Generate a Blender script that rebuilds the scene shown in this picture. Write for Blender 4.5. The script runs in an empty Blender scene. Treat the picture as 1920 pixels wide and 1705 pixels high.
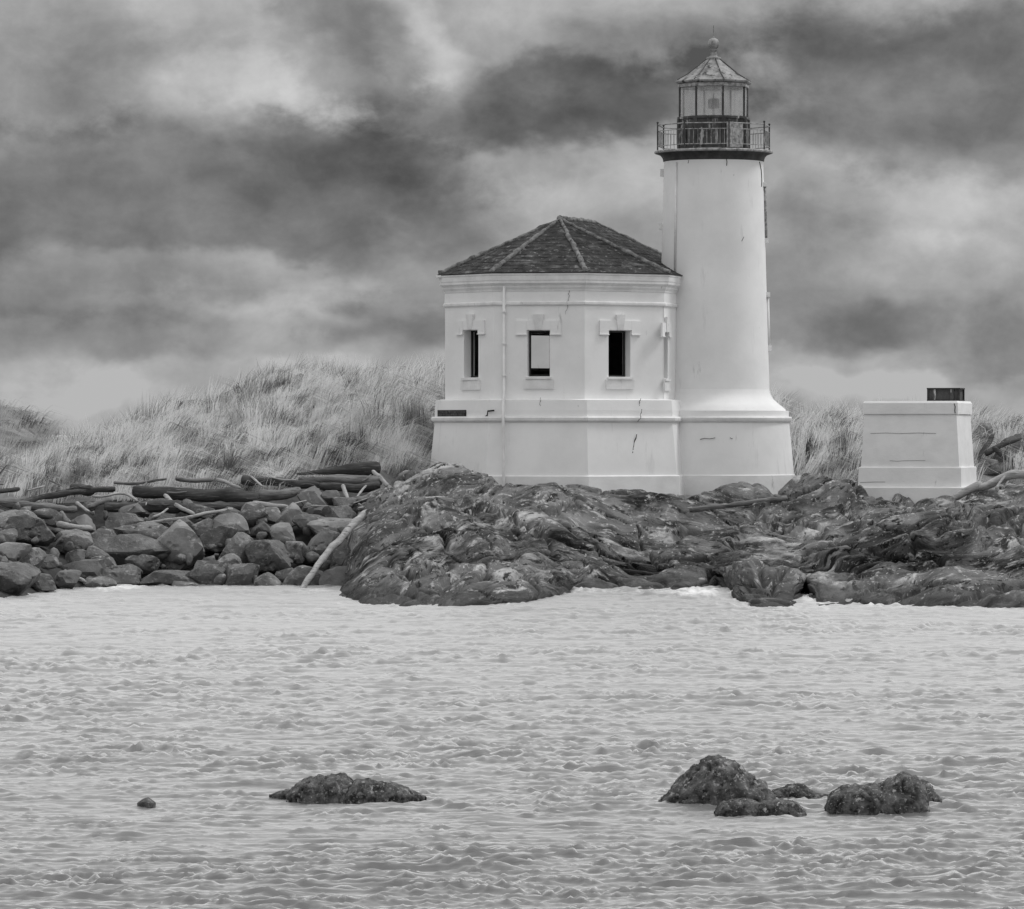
import bpy, math, random
import numpy as np
from mathutils import Vector

random.seed(7); np.random.seed(7)
SC = bpy.context.scene
COL = SC.collection
R = math.radians

# ------------------------------------------------------------------ camera
F = 9000.0            # focal length in photograph pixels (1920 wide)
CX, HY, H = 960.0, 815.0, 4.36      # centre column, horizon row, eye height above the water
cam_d = bpy.data.cameras.new('camera'); cam = bpy.data.objects.new('camera', cam_d); COL.objects.link(cam)
cam.location = (0, 0, H); cam.rotation_euler = (R(90), 0, 0)
cam_d.sensor_width = 36; cam_d.lens = 36*F/1920
cam_d.shift_y = -(852.5-HY)/1920.0
cam_d.clip_start = 1; cam_d.clip_end = 120000
SC.camera = cam
SC.render.resolution_x, SC.render.resolution_y = 1024, 909
SC.view_settings.view_transform = 'Standard'; SC.view_settings.look = 'None'
SC.view_settings.gamma = 1; SC.view_settings.use_curve_mapping = False
SC.view_settings.exposure = 0.24

# ------------------------------------------------------------------ sky and sun
SUN_EL, SUN_AZ = 50.0, 72.0      # azimuth measured clockwise from the viewing direction (+Y)
world = bpy.data.worlds.new('World'); SC.world = world; world.use_nodes = True
def build_world():
    nt = world.node_tree; nt.nodes.clear(); N = nt.nodes.new; L = nt.links.new
    out = N('ShaderNodeOutputWorld'); bg = N('ShaderNodeBackground'); bg.inputs[1].default_value = 0.1
    L(bg.outputs[0], out.inputs[0])
    sky = N('ShaderNodeTexSky'); sky.sky_type = 'NISHITA'; sky.sun_disc = False
    sky.sun_elevation = R(SUN_EL); sky.sun_rotation = R(SUN_AZ)
    bw = N('ShaderNodeRGBToBW'); L(sky.outputs[0], bw.inputs[0])
    tc = N('ShaderNodeTexCoord')
    def vm(op, a, b):
        n = N('ShaderNodeVectorMath'); n.operation = op
        for i, v in enumerate((a, b)):
            if hasattr(v, 'is_linked'): L(v, n.inputs[i])
            elif v is not None: n.inputs[i].default_value = v
        return n
    def mt(op, a, b=None, c=None, clamp=False):
        n = N('ShaderNodeMath'); n.operation = op; n.use_clamp = clamp
        for i, v in enumerate((a, b, c)):
            if v is None: continue
            if hasattr(v, 'is_linked'): L(v, n.inputs[i])
            else: n.inputs[i].default_value = v
        return n.outputs[0]
    def noise(vec, scale, detail=4, rough=.55, dist=0, lac=2):
        n = N('ShaderNodeTexNoise'); L(vec, n.inputs['Vector']); n.inputs['Scale'].default_value = scale
        n.inputs['Detail'].default_value = detail; n.inputs['Roughness'].default_value = rough
        n.inputs['Distortion'].default_value = dist; n.inputs['Lacunarity'].default_value = lac
        return n
    nrm = vm('NORMALIZE', tc.outputs['Generated'], None).outputs[0]
    p = vm('MULTIPLY', nrm, (9, 9, 9)).outputs[0]          # one unit = 6.4 degrees of sky
    ps = vm('MULTIPLY', p, (.62, .62, 1.0)).outputs[0]     # clouds wider than tall
    w1 = noise(ps, 2.6, 5, .55)
    w = vm('SUBTRACT', w1.outputs['Color'], (.5, .5, .5)).outputs[0]
    w2 = noise(ps, 9, 4, .6)
    ww = vm('SUBTRACT', w2.outputs['Color'], (.5, .5, .5)).outputs[0]
    q = vm('ADD', p, vm('MULTIPLY', w, (.34, .34, .26)).outputs[0]).outputs[0]
    q = vm('ADD', q, vm('MULTIPLY', ww, (.07, .07, .06)).outputs[0]).outputs[0]
    big = noise(ps, 1.9, 8, .56, .25).outputs[0]
    fine = noise(vm('MULTIPLY', p, (.75, .75, 1.0)).outputs[0], 8.0, 12, .60, .15).outputs[0]
    v = mt('MULTIPLY_ADD', big, .26, .575-.13)
    v = mt('ADD', v, mt('MULTIPLY_ADD', fine, .32, -.16))
    # cloud masses: column, row (photo pixels -> sky direction), half width, half height, tone
    blobs = [(250, 395, 620, 170, -.16), (90, 510, 330, 60, -.09), (620, 330, 240, 110, -.07), (640, 70, 130, 110, -.15), (90, 80, 190, 130, -.10),
             (500, 160, 190, 90, .13), (760, 120, 90, 130, .13), (1020, 190, 360, 75, -.19), (1740, 150, 380, 150, -.17), (1560, 40, 420, 110, -.07),
             (820, 270, 330, 95, -.10), (1280, 190, 260, 70, -.06), (380, 512, 430, 60, .24), (500, 615, 190, 60, .12), (720, 565, 170, 80, -.13), (60, 700, 170, 60, .12), (330, 730, 380, 70, .15), (700, 680, 220, 60, .10), (1730, 740, 300, 55, .15), (1560, 700, 180, 60, .12),
             (1720, 330, 260, 100, .10), (1560, 400, 110, 90, -.08), (1630, 590, 125, 52, -.11), (1760, 480, 200, 60, .08), (1900, 640, 110, 90, -.10), (1660, 690, 200, 60, .09),
             (1100, 330, 280, 90, .07), (950, 560, 240, 150, .06), (250, 620, 260, 50, -.05), (1200, 100, 240, 70, -.06)]
    bil = mt('MULTIPLY_ADD', noise(vm('MULTIPLY', p, (.7, .7, 1.0)).outputs[0], 6.5, 12, .60, .15).outputs[0], 1.05, -.525)
    for (bx_, by_, rx, ry, amp) in blobs:
        a = (bx_-CX)/F; e = (HY-by_)/F
        c = (9*math.sin(a)*math.cos(e), 9*math.cos(a)*math.cos(e), 9*math.sin(e))
        d = vm('SUBTRACT', q, c).outputs[0]
        d = vm('MULTIPLY', d, (1000/rx/1.35, .4, 1000/ry/1.35)).outputs[0]
        ln = N('ShaderNodeVectorMath'); ln.operation = 'LENGTH'; L(d, ln.inputs[0])
        f_ = mt('SUBTRACT', 1.0, ln.outputs['Value'])
        f_ = mt('ADD', f_, bil)
        mr = N('ShaderNodeMapRange'); mr.interpolation_type = 'SMOOTHERSTEP'; L(f_, mr.inputs[0])
        mr.inputs[1].default_value = -.04; mr.inputs[2].default_value = .66 if abs(amp) < .12 else .52; mr.inputs[3].default_value = 0; mr.inputs[4].default_value = amp*(.9 if amp < 0 else .72)
        v = mt('ADD', v, mr.outputs[0])
    v = mt('MAXIMUM', v, .25); v = mt('MINIMUM', v, .76)
    lin = mt('POWER', v, 2.2)
    # overcast sky: brighter towards the zenith, as any overcast sky is
    sz = N('ShaderNodeSeparateXYZ'); L(nrm, sz.inputs[0])
    up = mt('MAXIMUM', mt('SUBTRACT', sz.outputs[2], .03), 0)
    up = mt('POWER', up, .55)
    gain = mt('MULTIPLY_ADD', up, 2.45, .74)
    lin = mt('MULTIPLY', mt('MULTIPLY', lin, gain), 10.0)
    mix = mt('ADD', mt('MULTIPLY', lin, .96), mt('MULTIPLY', bw.outputs[0], .04))
    L(mix, bg.inputs[0])
build_world()
sun_d = bpy.data.lights.new('sun', 'SUN'); sun = bpy.data.objects.new('sun', sun_d); COL.objects.link(sun)
sun_d.energy = 1.15; sun_d.angle = R(14); sun_d.color = (1, 1, 1)
sv = Vector((math.sin(R(SUN_AZ))*math.cos(R(SUN_EL)), math.cos(R(SUN_AZ))*math.cos(R(SUN_EL)), math.sin(R(SUN_EL))))
sun.rotation_euler = sv.to_track_quat('Z', 'Y').to_euler()

# ------------------------------------------------------------------ helpers
def P(px, py, d):                       # photo pixel at distance d -> point
    return np.array([(px-CX)*d/F, d, H-(py-HY)*d/F])
def dwater(py): return H*F/(py-HY)      # distance at which the water shows on this row
def Zof(py, d): return H-(py-HY)*d/F

_rng = np.random.RandomState(11)
_perm = np.concatenate([_rng.permutation(256)]*3)
_grad = _rng.normal(size=(256, 3)); _grad /= np.linalg.norm(_grad, axis=1)[:, None]
def pn(p):
    p = np.asarray(p, dtype=np.float64); i = np.floor(p).astype(np.int64); f = p-i; i &= 255
    u = f*f*f*(f*(f*6-15)+10); res = 0
    for dx in (0, 1):
        for dy in (0, 1):
            for dz in (0, 1):
                h = _perm[_perm[_perm[(i[..., 0]+dx) & 255]+((i[..., 1]+dy) & 255)]+((i[..., 2]+dz) & 255)]
                g = _grad[h]
                n = g[..., 0]*(f[..., 0]-dx)+g[..., 1]*(f[..., 1]-dy)+g[..., 2]*(f[..., 2]-dz)
                wx = u[..., 0] if dx else 1-u[..., 0]; wy = u[..., 1] if dy else 1-u[..., 1]; wz = u[..., 2] if dz else 1-u[..., 2]
                res = res+n*wx*wy*wz
    return res*1.6
def fbm(p, o=4, gain=.5, lac=2.03):
    a, s, t = 1.0, 0, 0
    p = np.asarray(p, dtype=np.float64)
    for k in range(o):
        s = s+a*pn(p); t += a; p = p*lac+17.3; a *= gain
    return s/t
def ridged(p, o=4, gain=.5, lac=2.07):
    a, s, t = 1.0, 0, 0
    p = np.asarray(p, dtype=np.float64)
    for k in range(o):
        s = s+a*(1-2*np.abs(pn(p))); t += a; p = p*lac+9.1; a *= gain
    return s/t

OFF = {}
def link(o, parent=None):
    COL.objects.link(o)
    if parent is not None: o.parent = parent
    return o
def tag(o, label=None, cat=None, group=None, kind=None):
    if label: o['label'] = label
    if cat: o['category'] = cat
    if group: o['group'] = group
    if kind: o['kind'] = kind
    return o
def empty(name, loc):
    o = bpy.data.objects.new(name, None); o.location = loc; link(o); OFF[o.name] = np.array(loc, float); o.empty_display_size = .2
    return o
def mk(name, verts, faces, m, parent=None, smooth=False, origin=None):
    """one mesh object; verts in world metres"""
    v = np.asarray(verts, dtype=np.float64).reshape(-1, 3)
    me = bpy.data.meshes.new(name)
    if parent is not None: off = OFF[parent.name]
    elif origin is not None: off = np.array(origin, float)
    else: off = np.zeros(3)
    v = v-off
    if isinstance(faces, np.ndarray) and faces.ndim == 2:
        nf, k = faces.shape
        me.vertices.add(len(v)); me.vertices.foreach_set('co', v.astype(np.float32).ravel())
        me.loops.add(nf*k); me.loops.foreach_set('vertex_index', faces.astype(np.int32).ravel())
        me.polygons.add(nf); me.polygons.foreach_set('loop_start', np.arange(0, nf*k, k, dtype=np.int32))
        try: me.polygons.foreach_set('loop_total', np.full(nf, k, dtype=np.int32))
        except Exception: pass
        me.update(calc_edges=True)
    else:
        me.from_pydata([tuple(x) for x in v], [], [tuple(int(i) for i in f) for f in faces]); me.update()
    if smooth: me.polygons.foreach_set('use_smooth', np.ones(len(me.polygons), dtype=bool))
    me.materials.append(m)
    o = bpy.data.objects.new(name, me); link(o, parent)
    if parent is None: o.location = off; OFF[o.name] = off
    else: OFF[o.name] = off
    return o
def gridfaces(nr, nc, wrap=False):
    r = np.arange(nr-1)[:, None]; c = np.arange(nc if wrap else nc-1)[None, :]
    a = r*nc+c; b = r*nc+(c+1) % nc
    return np.stack([a, b, b+nc, a+nc], -1).reshape(-1, 4)
class MB:
    def __init__(s): s.v = []; s.f = []
    def add(s, vs, fs):
        n = len(s.v); s.v += [tuple(x) for x in vs]; s.f += [tuple(i+n for i in f) for f in fs]
    def box(s, c, sx, sy, sz, ax=None, ay=None, az=None):
        c = np.array(c, float); ax = np.array(ax if ax is not None else (1, 0, 0), float); ay = np.array(ay if ay is not None else (0, 1, 0), float); az = np.array(az if az is not None else (0, 0, 1), float)
        vs = [c+ax*sx/2*i+ay*sy/2*j+az*sz/2*k for k in (-1, 1) for j in (-1, 1) for i in (-1, 1)]
        s.add(vs, [(0, 2, 3, 1), (4, 5, 7, 6), (0, 1, 5, 4), (2, 6, 7, 3), (0, 4, 6, 2), (1, 3, 7, 5)])
    def rings(s, rings, cap0=True, cap1=True):
        n = len(rings[0]); base = len(s.v)
        for r in rings: s.v += [tuple(x) for x in r]
        for k in range(len(rings)-1):
            for i in range(n):
                j = (i+1) % n; a = base+k*n
                s.f.append((a+i, a+j, a+n+j, a+n+i))
        if cap0: s.f.append(tuple(base+i for i in reversed(range(n))))
        if cap1: s.f.append(tuple(base+(len(rings)-1)*n+i for i in range(n)))
    def lathe(s, c, prof, n=48):
        s.rings([[(c[0]+r*math.sin(2*math.pi*i/n), c[1]-r*math.cos(2*math.pi*i/n), z) for i in range(n)] for r, z in prof])
    def tube(s, pts, rad, n=8):
        pts = [np.array(p, float) for p in pts]; m = len(pts)
        rad = rad if hasattr(rad, '__len__') else [rad]*m
        rr = []
        prev = None
        for k in range(m):
            t = pts[min(k+1, m-1)]-pts[max(k-1, 0)]; t /= np.linalg.norm(t)+1e-9
            ref = np.array((0, 0, 1.)) if abs(t[2]) < .9 else np.array((0, 1., 0))
            if prev is not None: ref = prev
            a = np.cross(t, ref); a /= np.linalg.norm(a)+1e-9; b = np.cross(a, t); prev = b
            rr.append([pts[k]+rad[k]*(a*math.cos(2*math.pi*i/n)-b*math.sin(2*math.pi*i/n)) for i in range(n)])
        s.rings(rr)
    def build(s, name, m, parent=None, smooth=False, origin=None):
        return mk(name, np.array(s.v), s.f, m, parent, smooth, origin)
def smooth_angle(o, ang=35):
    me = o.data
    me.polygons.foreach_set('use_smooth', np.ones(len(me.polygons), dtype=bool))
    try: me.set_sharp_from_angle(angle=R(ang))
    except Exception: pass
    return o

# ------------------------------------------------------------------ materials (all neutral grey: the photograph is monochrome)
def mat(name, lo, hi, scale=3.0, detail=6, stretch=(1, 1, 1), rough=.8, bump=.3, bscale=None, contrast=(.35, .65), spec=.3, spots=None, bdist=.03, attr=None, tide=False, coord=None):
    m = bpy.data.materials.new(name); m.use_nodes = True; nt = m.node_tree; N = nt.nodes.new; L = nt.links.new
    b = nt.nodes['Principled BSDF']; b.inputs['Roughness'].default_value = rough; b.inputs['Specular IOR Level'].default_value = spec
    g = N('ShaderNodeNewGeometry')
    pos = g.outputs['Position']
    if coord:
        ca = N('ShaderNodeAttribute'); ca.attribute_name = coord; pos = ca.outputs['Vector']
    mp = N('ShaderNodeMapping'); mp.inputs['Scale'].default_value = stretch; L(pos, mp.inputs[0])
    n = N('ShaderNodeTexNoise'); n.inputs['Scale'].default_value = scale; n.inputs['Detail'].default_value = detail; n.inputs['Roughness'].default_value = .62; L(mp.outputs[0], n.inputs['Vector'])
    r = N('ShaderNodeValToRGB'); L(n.outputs[0], r.inputs[0])
    e = r.color_ramp.elements; e[0].position, e[1].position = contrast
    e[0].color = (lo, lo, lo, 1); e[1].color = (hi, hi, hi, 1)
    colr = r.outputs[0]
    for sp in (spots or []):          # (tone, scale, threshold, width, stretch)
        tone, sscale, th, wd, st = sp
        mp2 = N('ShaderNodeMapping'); mp2.inputs['Scale'].default_value = st; mp2.inputs['Location'].default_value = (sscale, 3.1*sscale, 7); L(pos, mp2.inputs[0])
        n2 = N('ShaderNodeTexNoise'); n2.inputs['Scale'].default_value = sscale; n2.inputs['Detail'].default_value = 7; n2.inputs['Roughness'].default_value = .68; L(mp2.outputs[0], n2.inputs['Vector'])
        mr = N('ShaderNodeMapRange'); L(n2.outputs[0], mr.inputs[0]); mr.inputs[1].default_value = th; mr.inputs[2].default_value = th+wd
        mx = N('ShaderNodeMix'); mx.data_type = 'RGBA'; L(mr.outputs[0], mx.inputs[0]); L(colr, mx.inputs[6]); mx.inputs[7].default_value = (tone, tone, tone, 1)
        colr = mx.outputs[2]
    if attr:
        at = N('ShaderNodeAttribute'); at.attribute_name = attr
        mx = N('ShaderNodeMix'); mx.data_type = 'RGBA'; mx.blend_type = 'MULTIPLY'; mx.inputs[0].default_value = 1; L(colr, mx.inputs[6]); L(at.outputs['Color'], mx.inputs[7]); colr = mx.outputs[2]
    if tide:          # weed and wet staining up to the high water mark, uneven along its edge
        sx = N('ShaderNodeSeparateXYZ'); L(g.outputs['Position'], sx.inputs[0])
        wz = N('ShaderNodeMath'); wz.operation = 'MULTIPLY_ADD'; L(n.outputs[0], wz.inputs[0]); wz.inputs[1].default_value = -1.6; L(sx.outputs[2], wz.inputs[2])
        mr = N('ShaderNodeMapRange'); L(wz.outputs[0], mr.inputs[0]); mr.inputs[1].default_value = -.62; mr.inputs[2].default_value = -.35; mr.inputs[3].default_value = .75; mr.inputs[4].default_value = 0
        mx = N('ShaderNodeMix'); mx.data_type = 'RGBA'; L(mr.outputs[0], mx.inputs[0]); L(colr, mx.inputs[6]); mx.inputs[7].default_value = (.03, .03, .03, 1); colr = mx.outputs[2]
    L(colr, b.inputs['Base Color'])
    if bump:
        n3 = N('ShaderNodeTexNoise'); n3.inputs['Scale'].default_value = bscale or scale*5; n3.inputs['Detail'].default_value = 8; n3.inputs['Roughness'].default_value = .65; L(mp.outputs[0], n3.inputs['Vector'])
        bp = N('ShaderNodeBump'); bp.inputs['Strength'].default_value = bump; bp.inputs['Distance'].default_value = bdist; L(n3.outputs[0], bp.inputs['Height']); L(bp.outputs[0], b.inputs['Normal'])
    return m
ONE = (1, 1, 1)
M = {}
M['plaster'] = mat('white_plaster', .76, .84, .8, 6, ONE, .75, .12, 14, (.3, .6), .3, [(.62, 1.6, .60, .14, (1, 1, .14)), (.50, 2.6, .66, .08, (1, 1, .2)), (.40, 7.0, .69, .05, (1, 1, .5))], .02)
M['trim'] = mat('white_trim', .66, .80, 2.0, 6, ONE, .7, .10, 18, (.35, .6), .3, [(.38, 5.0, .64, .08, (1, 1, .35))], .02)
M['concrete'] = mat('white_concrete', .70, .80, 1.2, 6, (1, 1, 1.6), .8, .16, 14, (.3, .6), .3, [(.40, 2.6, .66, .08, (1, 1, .3)), (.3, 3.0, .70, .04, (.5, .5, 6))], .03)
M['roof'] = mat('dark_shingle', .012, .06, 3.5, 8, (1, 1, 1), .85, .6, 16, (.35, .7), .2, [(.14, 1.6, .54, .14, (1, 1, 2)), (.22, 5.5, .58, .08, (1, 1, 2)), (.01, 4.0, .60, .06, (1, 1, 2))], .04)
M['moss'] = mat('mossy_hip', .08, .28, 5, 7, ONE, .95, .6, 18, (.35, .65), .1, [(.07, 9, .58, .08, ONE)], .04)
M['iron'] = mat('weathered_iron', .02, .08, 3, 7, (1, 1, .5), .6, .25, 14, (.35, .65), .4, [(.42, 3.6, .57, .06, (1, 1, .22)), (.62, 6, .63, .04, (1, 1, .2))], .02)
M['iron_light'] = mat('pale_painted_iron', .16, .42, 8, 6, ONE, .6, .2, 20, (.4, .6), .4, None, .01)
M['cap'] = mat('lantern_roof_iron', .11, .32, 4, 7, ONE, .65, .25, 16, (.3, .6), .4, [(.04, 3.6, .53, .07, (1, 1, .5))], .02)
M['cavetto'] = mat('cornice_shade', .03, .07, 4, 6, ONE, .7, .2, 16, (.35, .65), .3, None, .02)  # shade under the gallery floor, put into the cornice colour
M['dark'] = mat('dark_frame', .02, .04, 6, 4, ONE, .6, .1, 20)
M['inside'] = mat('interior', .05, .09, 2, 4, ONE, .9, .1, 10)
M['black'] = mat('crack_shadow', .02, .05, 8, 4, ONE, .9, .0)
M['brick'] = mat('exposed_brick', .03, .12, 12, 4, ONE, .9, .5, 30)
M['rock'] = mat('bedrock', .03, .20, 1.5, 11, ONE, .78, .9, 8, (.36, .64), .25, [(.44, 1.1, .53, .12, ONE), (.012, 1.0, .55, .08, ONE), (.50, 4.0, .56, .10, (1.2, 1, .9)), (.010, 5.0, .55, .07, (1.3, 1, .9)), (.48, 12, .60, .06, (1.8, 2, .7))], .12, tide=True, coord='bedco')
M['boulder'] = mat('riprap_stone', .04, .15, 1.9, 8, ONE, .6, .6, 8, (.3, .7), .45, [(.25, 2.6, .61, .10, ONE), (.30, 6.0, .55, .16, (1, 1, 1.4)), (.03, 4.0, .57, .12, ONE)], .08, attr='tone')
M['boulder_pale'] = mat('pale_riprap_stone', .09, .20, 1.9, 8, ONE, .7, .55, 8, (.3, .7), .35, [(.32, 2.6, .60, .10, ONE), (.04, 5.0, .64, .06, ONE)], .06, attr='tone')
M['searock'] = mat('sea_rock', .018, .17, 7, 11, ONE, .7, .9, 24, (.38, .64), .35, [(.36, 11, .57, .07, ONE), (.012, 9, .56, .07, ONE), (.45, 24, .61, .05, ONE)], .05)
M['bank'] = mat('bank_shade_stone', .02, .05, 3, 6, ONE, .9, .5, 12)  # shade in the gaps between boulders, put into the base colour
M['sand'] = mat('dune_sand', .10, .30, 1.2, 7, ONE, .95, .3, 12, (.3, .7), .1, None, .04)
M['wood'] = mat('driftwood', .10, .26, 3.5, 7, (.6, 1, 3.0), .85, .5, 16, (.3, .7), .2, [(.03, 5.0, .55, .10, (.3, 1, 5))], .05)
M['wood_dark'] = mat('dark_driftwood', .035, .10, 3.5, 7, (.5, 1, 4.0), .85, .5, 16, (.3, .7), .2, [(.24, 5.0, .57, .10, (.25, 1, 6))], .05)
M['wood_pale'] = mat('bleached_driftwood', .26, .48, 4, 7, (.6, 1, 3.0), .85, .5, 16, (.3, .7), .2, [(.08, 6.0, .57, .08, (.3, 1, 5))], .05)
def grass_mat():
    m = bpy.data.materials.new('marram_grass'); m.use_nodes = True; nt = m.node_tree
    b = nt.nodes['Principled BSDF']; a = nt.nodes.new('ShaderNodeAttribute'); a.attribute_name = 'tone'
    nt.links.new(a.outputs['Color'], b.inputs['Base Color']); b.inputs['Roughness'].default_value = .55; b.inputs['Specular IOR Level'].default_value = .3
    t = nt.nodes.new('ShaderNodeBsdfTranslucent'); nt.links.new(a.outputs['Color'], t.inputs[0]); mx = nt.nodes.new('ShaderNodeMixShader'); mx.inputs[0].default_value = .45
    nt.links.new(b.outputs[0], mx.inputs[1]); nt.links.new(t.outputs[0], mx.inputs[2]); nt.links.new(mx.outputs[0], nt.nodes['Material Output'].inputs[0])
    return m
M['grass'] = grass_mat()
def glass_mat():
    m = bpy.data.materials.new('salted_glass'); m.use_nodes = True; nt = m.node_tree; N = nt.nodes.new; L = nt.links.new
    nt.nodes.clear(); out = N('ShaderNodeOutputMaterial'); tr = N('ShaderNodeBsdfTransparent'); df = N('ShaderNodeBsdfTranslucent'); d2 = N('ShaderNodeBsdfDiffuse'); gl = N('ShaderNodeBsdfGlossy')
    gl.inputs['Roughness'].default_value = .08
    df.inputs[0].default_value = (.8, .8, .8, 1); d2.inputs[0].default_value = (.8, .8, .8, 1)
    g = N('ShaderNodeNewGeometry'); mp = N('ShaderNodeMapping'); mp.inputs['Scale'].default_value = (3, 3, .7); L(g.outputs['Position'], mp.inputs[0])
    n = N('ShaderNodeTexNoise'); n.inputs['Scale'].default_value = 2.2; n.inputs['Detail'].default_value = 6; L(mp.outputs[0], n.inputs['Vector'])
    mr = N('ShaderNodeMapRange'); L(n.outputs[0], mr.inputs[0]); mr.inputs[1].default_value = .35; mr.inputs[2].default_value = .65; mr.inputs[3].default_value = .08; mr.inputs[4].default_value = .32
    ad = N('ShaderNodeMixShader'); ad.inputs[0].default_value = .5; L(df.outputs[0], ad.inputs[1]); L(d2.outputs[0], ad.inputs[2])
    mx = N('ShaderNodeMixShader'); L(mr.outputs[0], mx.inputs[0]); L(tr.outputs[0], mx.inputs[1]); L(ad.outputs[0], mx.inputs[2])
    m2 = N('ShaderNodeMixShader'); m2.inputs[0].default_value = .10; L(mx.outputs[0], m2.inputs[1]); L(gl.outputs[0], m2.inputs[2]); L(m2.outputs[0], out.inputs[0])
    return m
M['glass'] = glass_mat()
def water_mat():
    m = bpy.data.materials.new('river_water'); m.use_nodes = True; nt = m.node_tree; N = nt.nodes.new; L = nt.links.new
    nt.nodes.clear(); out = N('ShaderNodeOutputMaterial')
    g = N('ShaderNodeNewGeometry')
    def nz(sc, st, det=4, ro=.6, dist=0):
        mp = N('ShaderNodeMapping'); mp.inputs['Scale'].default_value = st; L(g.outputs['Position'], mp.inputs[0])
        n = N('ShaderNodeTexNoise'); n.inputs['Scale'].default_value = sc; n.inputs['Detail'].default_value = det; n.inputs['Roughness'].default_value = ro; n.inputs['Distortion'].default_value = dist; L(mp.outputs[0], n.inputs['Vector']); return n.outputs[0]
    at = N('ShaderNodeAttribute'); at.attribute_name = 'foam'
    fn = nz(5, (1, .35, 1), 9, .72)
    ad = N('ShaderNodeMath'); ad.operation = 'MULTIPLY_ADD'; L(fn, ad.inputs[0]); ad.inputs[1].default_value = 2.6; L(at.outputs['Fac'], ad.inputs[2])
    mr = N('ShaderNodeMapRange'); L(ad.outputs[0], mr.inputs[0]); mr.inputs[1].default_value = 1.62; mr.inputs[2].default_value = 2.3
    h1 = nz(2.4, (.5, 1, 1), 6, .62, .5)
    bp = N('ShaderNodeBump'); bp.inputs['Strength'].default_value = .25; bp.inputs['Distance'].default_value = .06; L(h1, bp.inputs['Height'])
    body = N('ShaderNodeBsdfDiffuse'); body.inputs[0].default_value = (WBODY, WBODY, WBODY, 1); L(bp.outputs[0], body.inputs['Normal'])
    gl = N('ShaderNodeBsdfGlossy'); gl.inputs['Roughness'].default_value = .34; gl.inputs[0].default_value = (1, 1, 1, 1); L(bp.outputs[0], gl.inputs['Normal'])
    fr = N('ShaderNodeFresnel'); fr.inputs['IOR'].default_value = 1.5; L(bp.outputs[0], fr.inputs['Normal'])
    mx = N('ShaderNodeMixShader'); L(fr.outputs[0], mx.inputs[0]); L(body.outputs[0], mx.inputs[1]); L(gl.outputs[0], mx.inputs[2])
    foam = N('ShaderNodeBsdfDiffuse'); foam.inputs[0].default_value = (.8, .8, .8, 1)
    m2 = N('ShaderNodeMixShader'); L(mr.outputs[0], m2.inputs[0]); L(mx.outputs[0], m2.inputs[1]); L(foam.outputs[0], m2.inputs[2]); L(m2.outputs[0], out.inputs[0])
    return m
WBODY = .11
M['water'] = water_mat()

# ------------------------------------------------------------------ lofted terrain
def interp(px, pts):
    pts = sorted(pts); return np.interp(px, [p[0] for p in pts], [p[1] for p in pts])
def loft_grid(us, pys, ds, nv, power=1.0):
    """pys, ds: arrays (K, nu). returns (nv, nu, 3): smooth interpolation between the K profiles"""
    K = len(pys)
    X = (us[None]-CX)*ds/F; Y = ds; Z = H-(pys-HY)*ds/F
    Pk = np.stack([X, Y, Z], -1)
    seg = np.sqrt(((pys[1:]-pys[:-1])**2).mean(1)+((ds[1:]-ds[:-1]).mean(1)*4)**2)
    cum = np.concatenate([[0], np.cumsum(seg)]); cum /= cum[-1]
    t = np.linspace(0, 1, nv); k = np.clip(np.searchsorted(cum, t, 'right')-1, 0, K-2)
    f = (t-cum[k])/(cum[k+1]-cum[k]); f = f[:, None, None]
    p0 = Pk[np.maximum(k-1, 0)]; p1 = Pk[k]; p2 = Pk[k+1]; p3 = Pk[np.minimum(k+2, K-1)]
    cr = .5*((2*p1)+(-p0+p2)*f+(2*p0-5*p1+4*p2-p3)*f*f+(-p0+3*p1-3*p2+p3)*f**3)
    li = p1*(1-f)+p2*f
    return .55*cr+.45*li
def grid_normals(G):
    du = np.gradient(G, axis=1); dv = np.gradient(G, axis=0); n = np.cross(du, dv); n /= np.linalg.norm(n, axis=-1)[..., None]+1e-9
    n[n[..., 2] < 0] *= 1
    s = np.sign(n[..., 2].mean()); return n*s
def tone_attr(o, vals):
    a = o.data.attributes.new('tone', 'FLOAT_COLOR', 'POINT'); v = np.ones((len(o.data.vertices), 4), np.float32); v[:, :3] = np.asarray(vals, np.float32).reshape(-1, 1); a.data.foreach_set('color', v.ravel())

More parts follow.
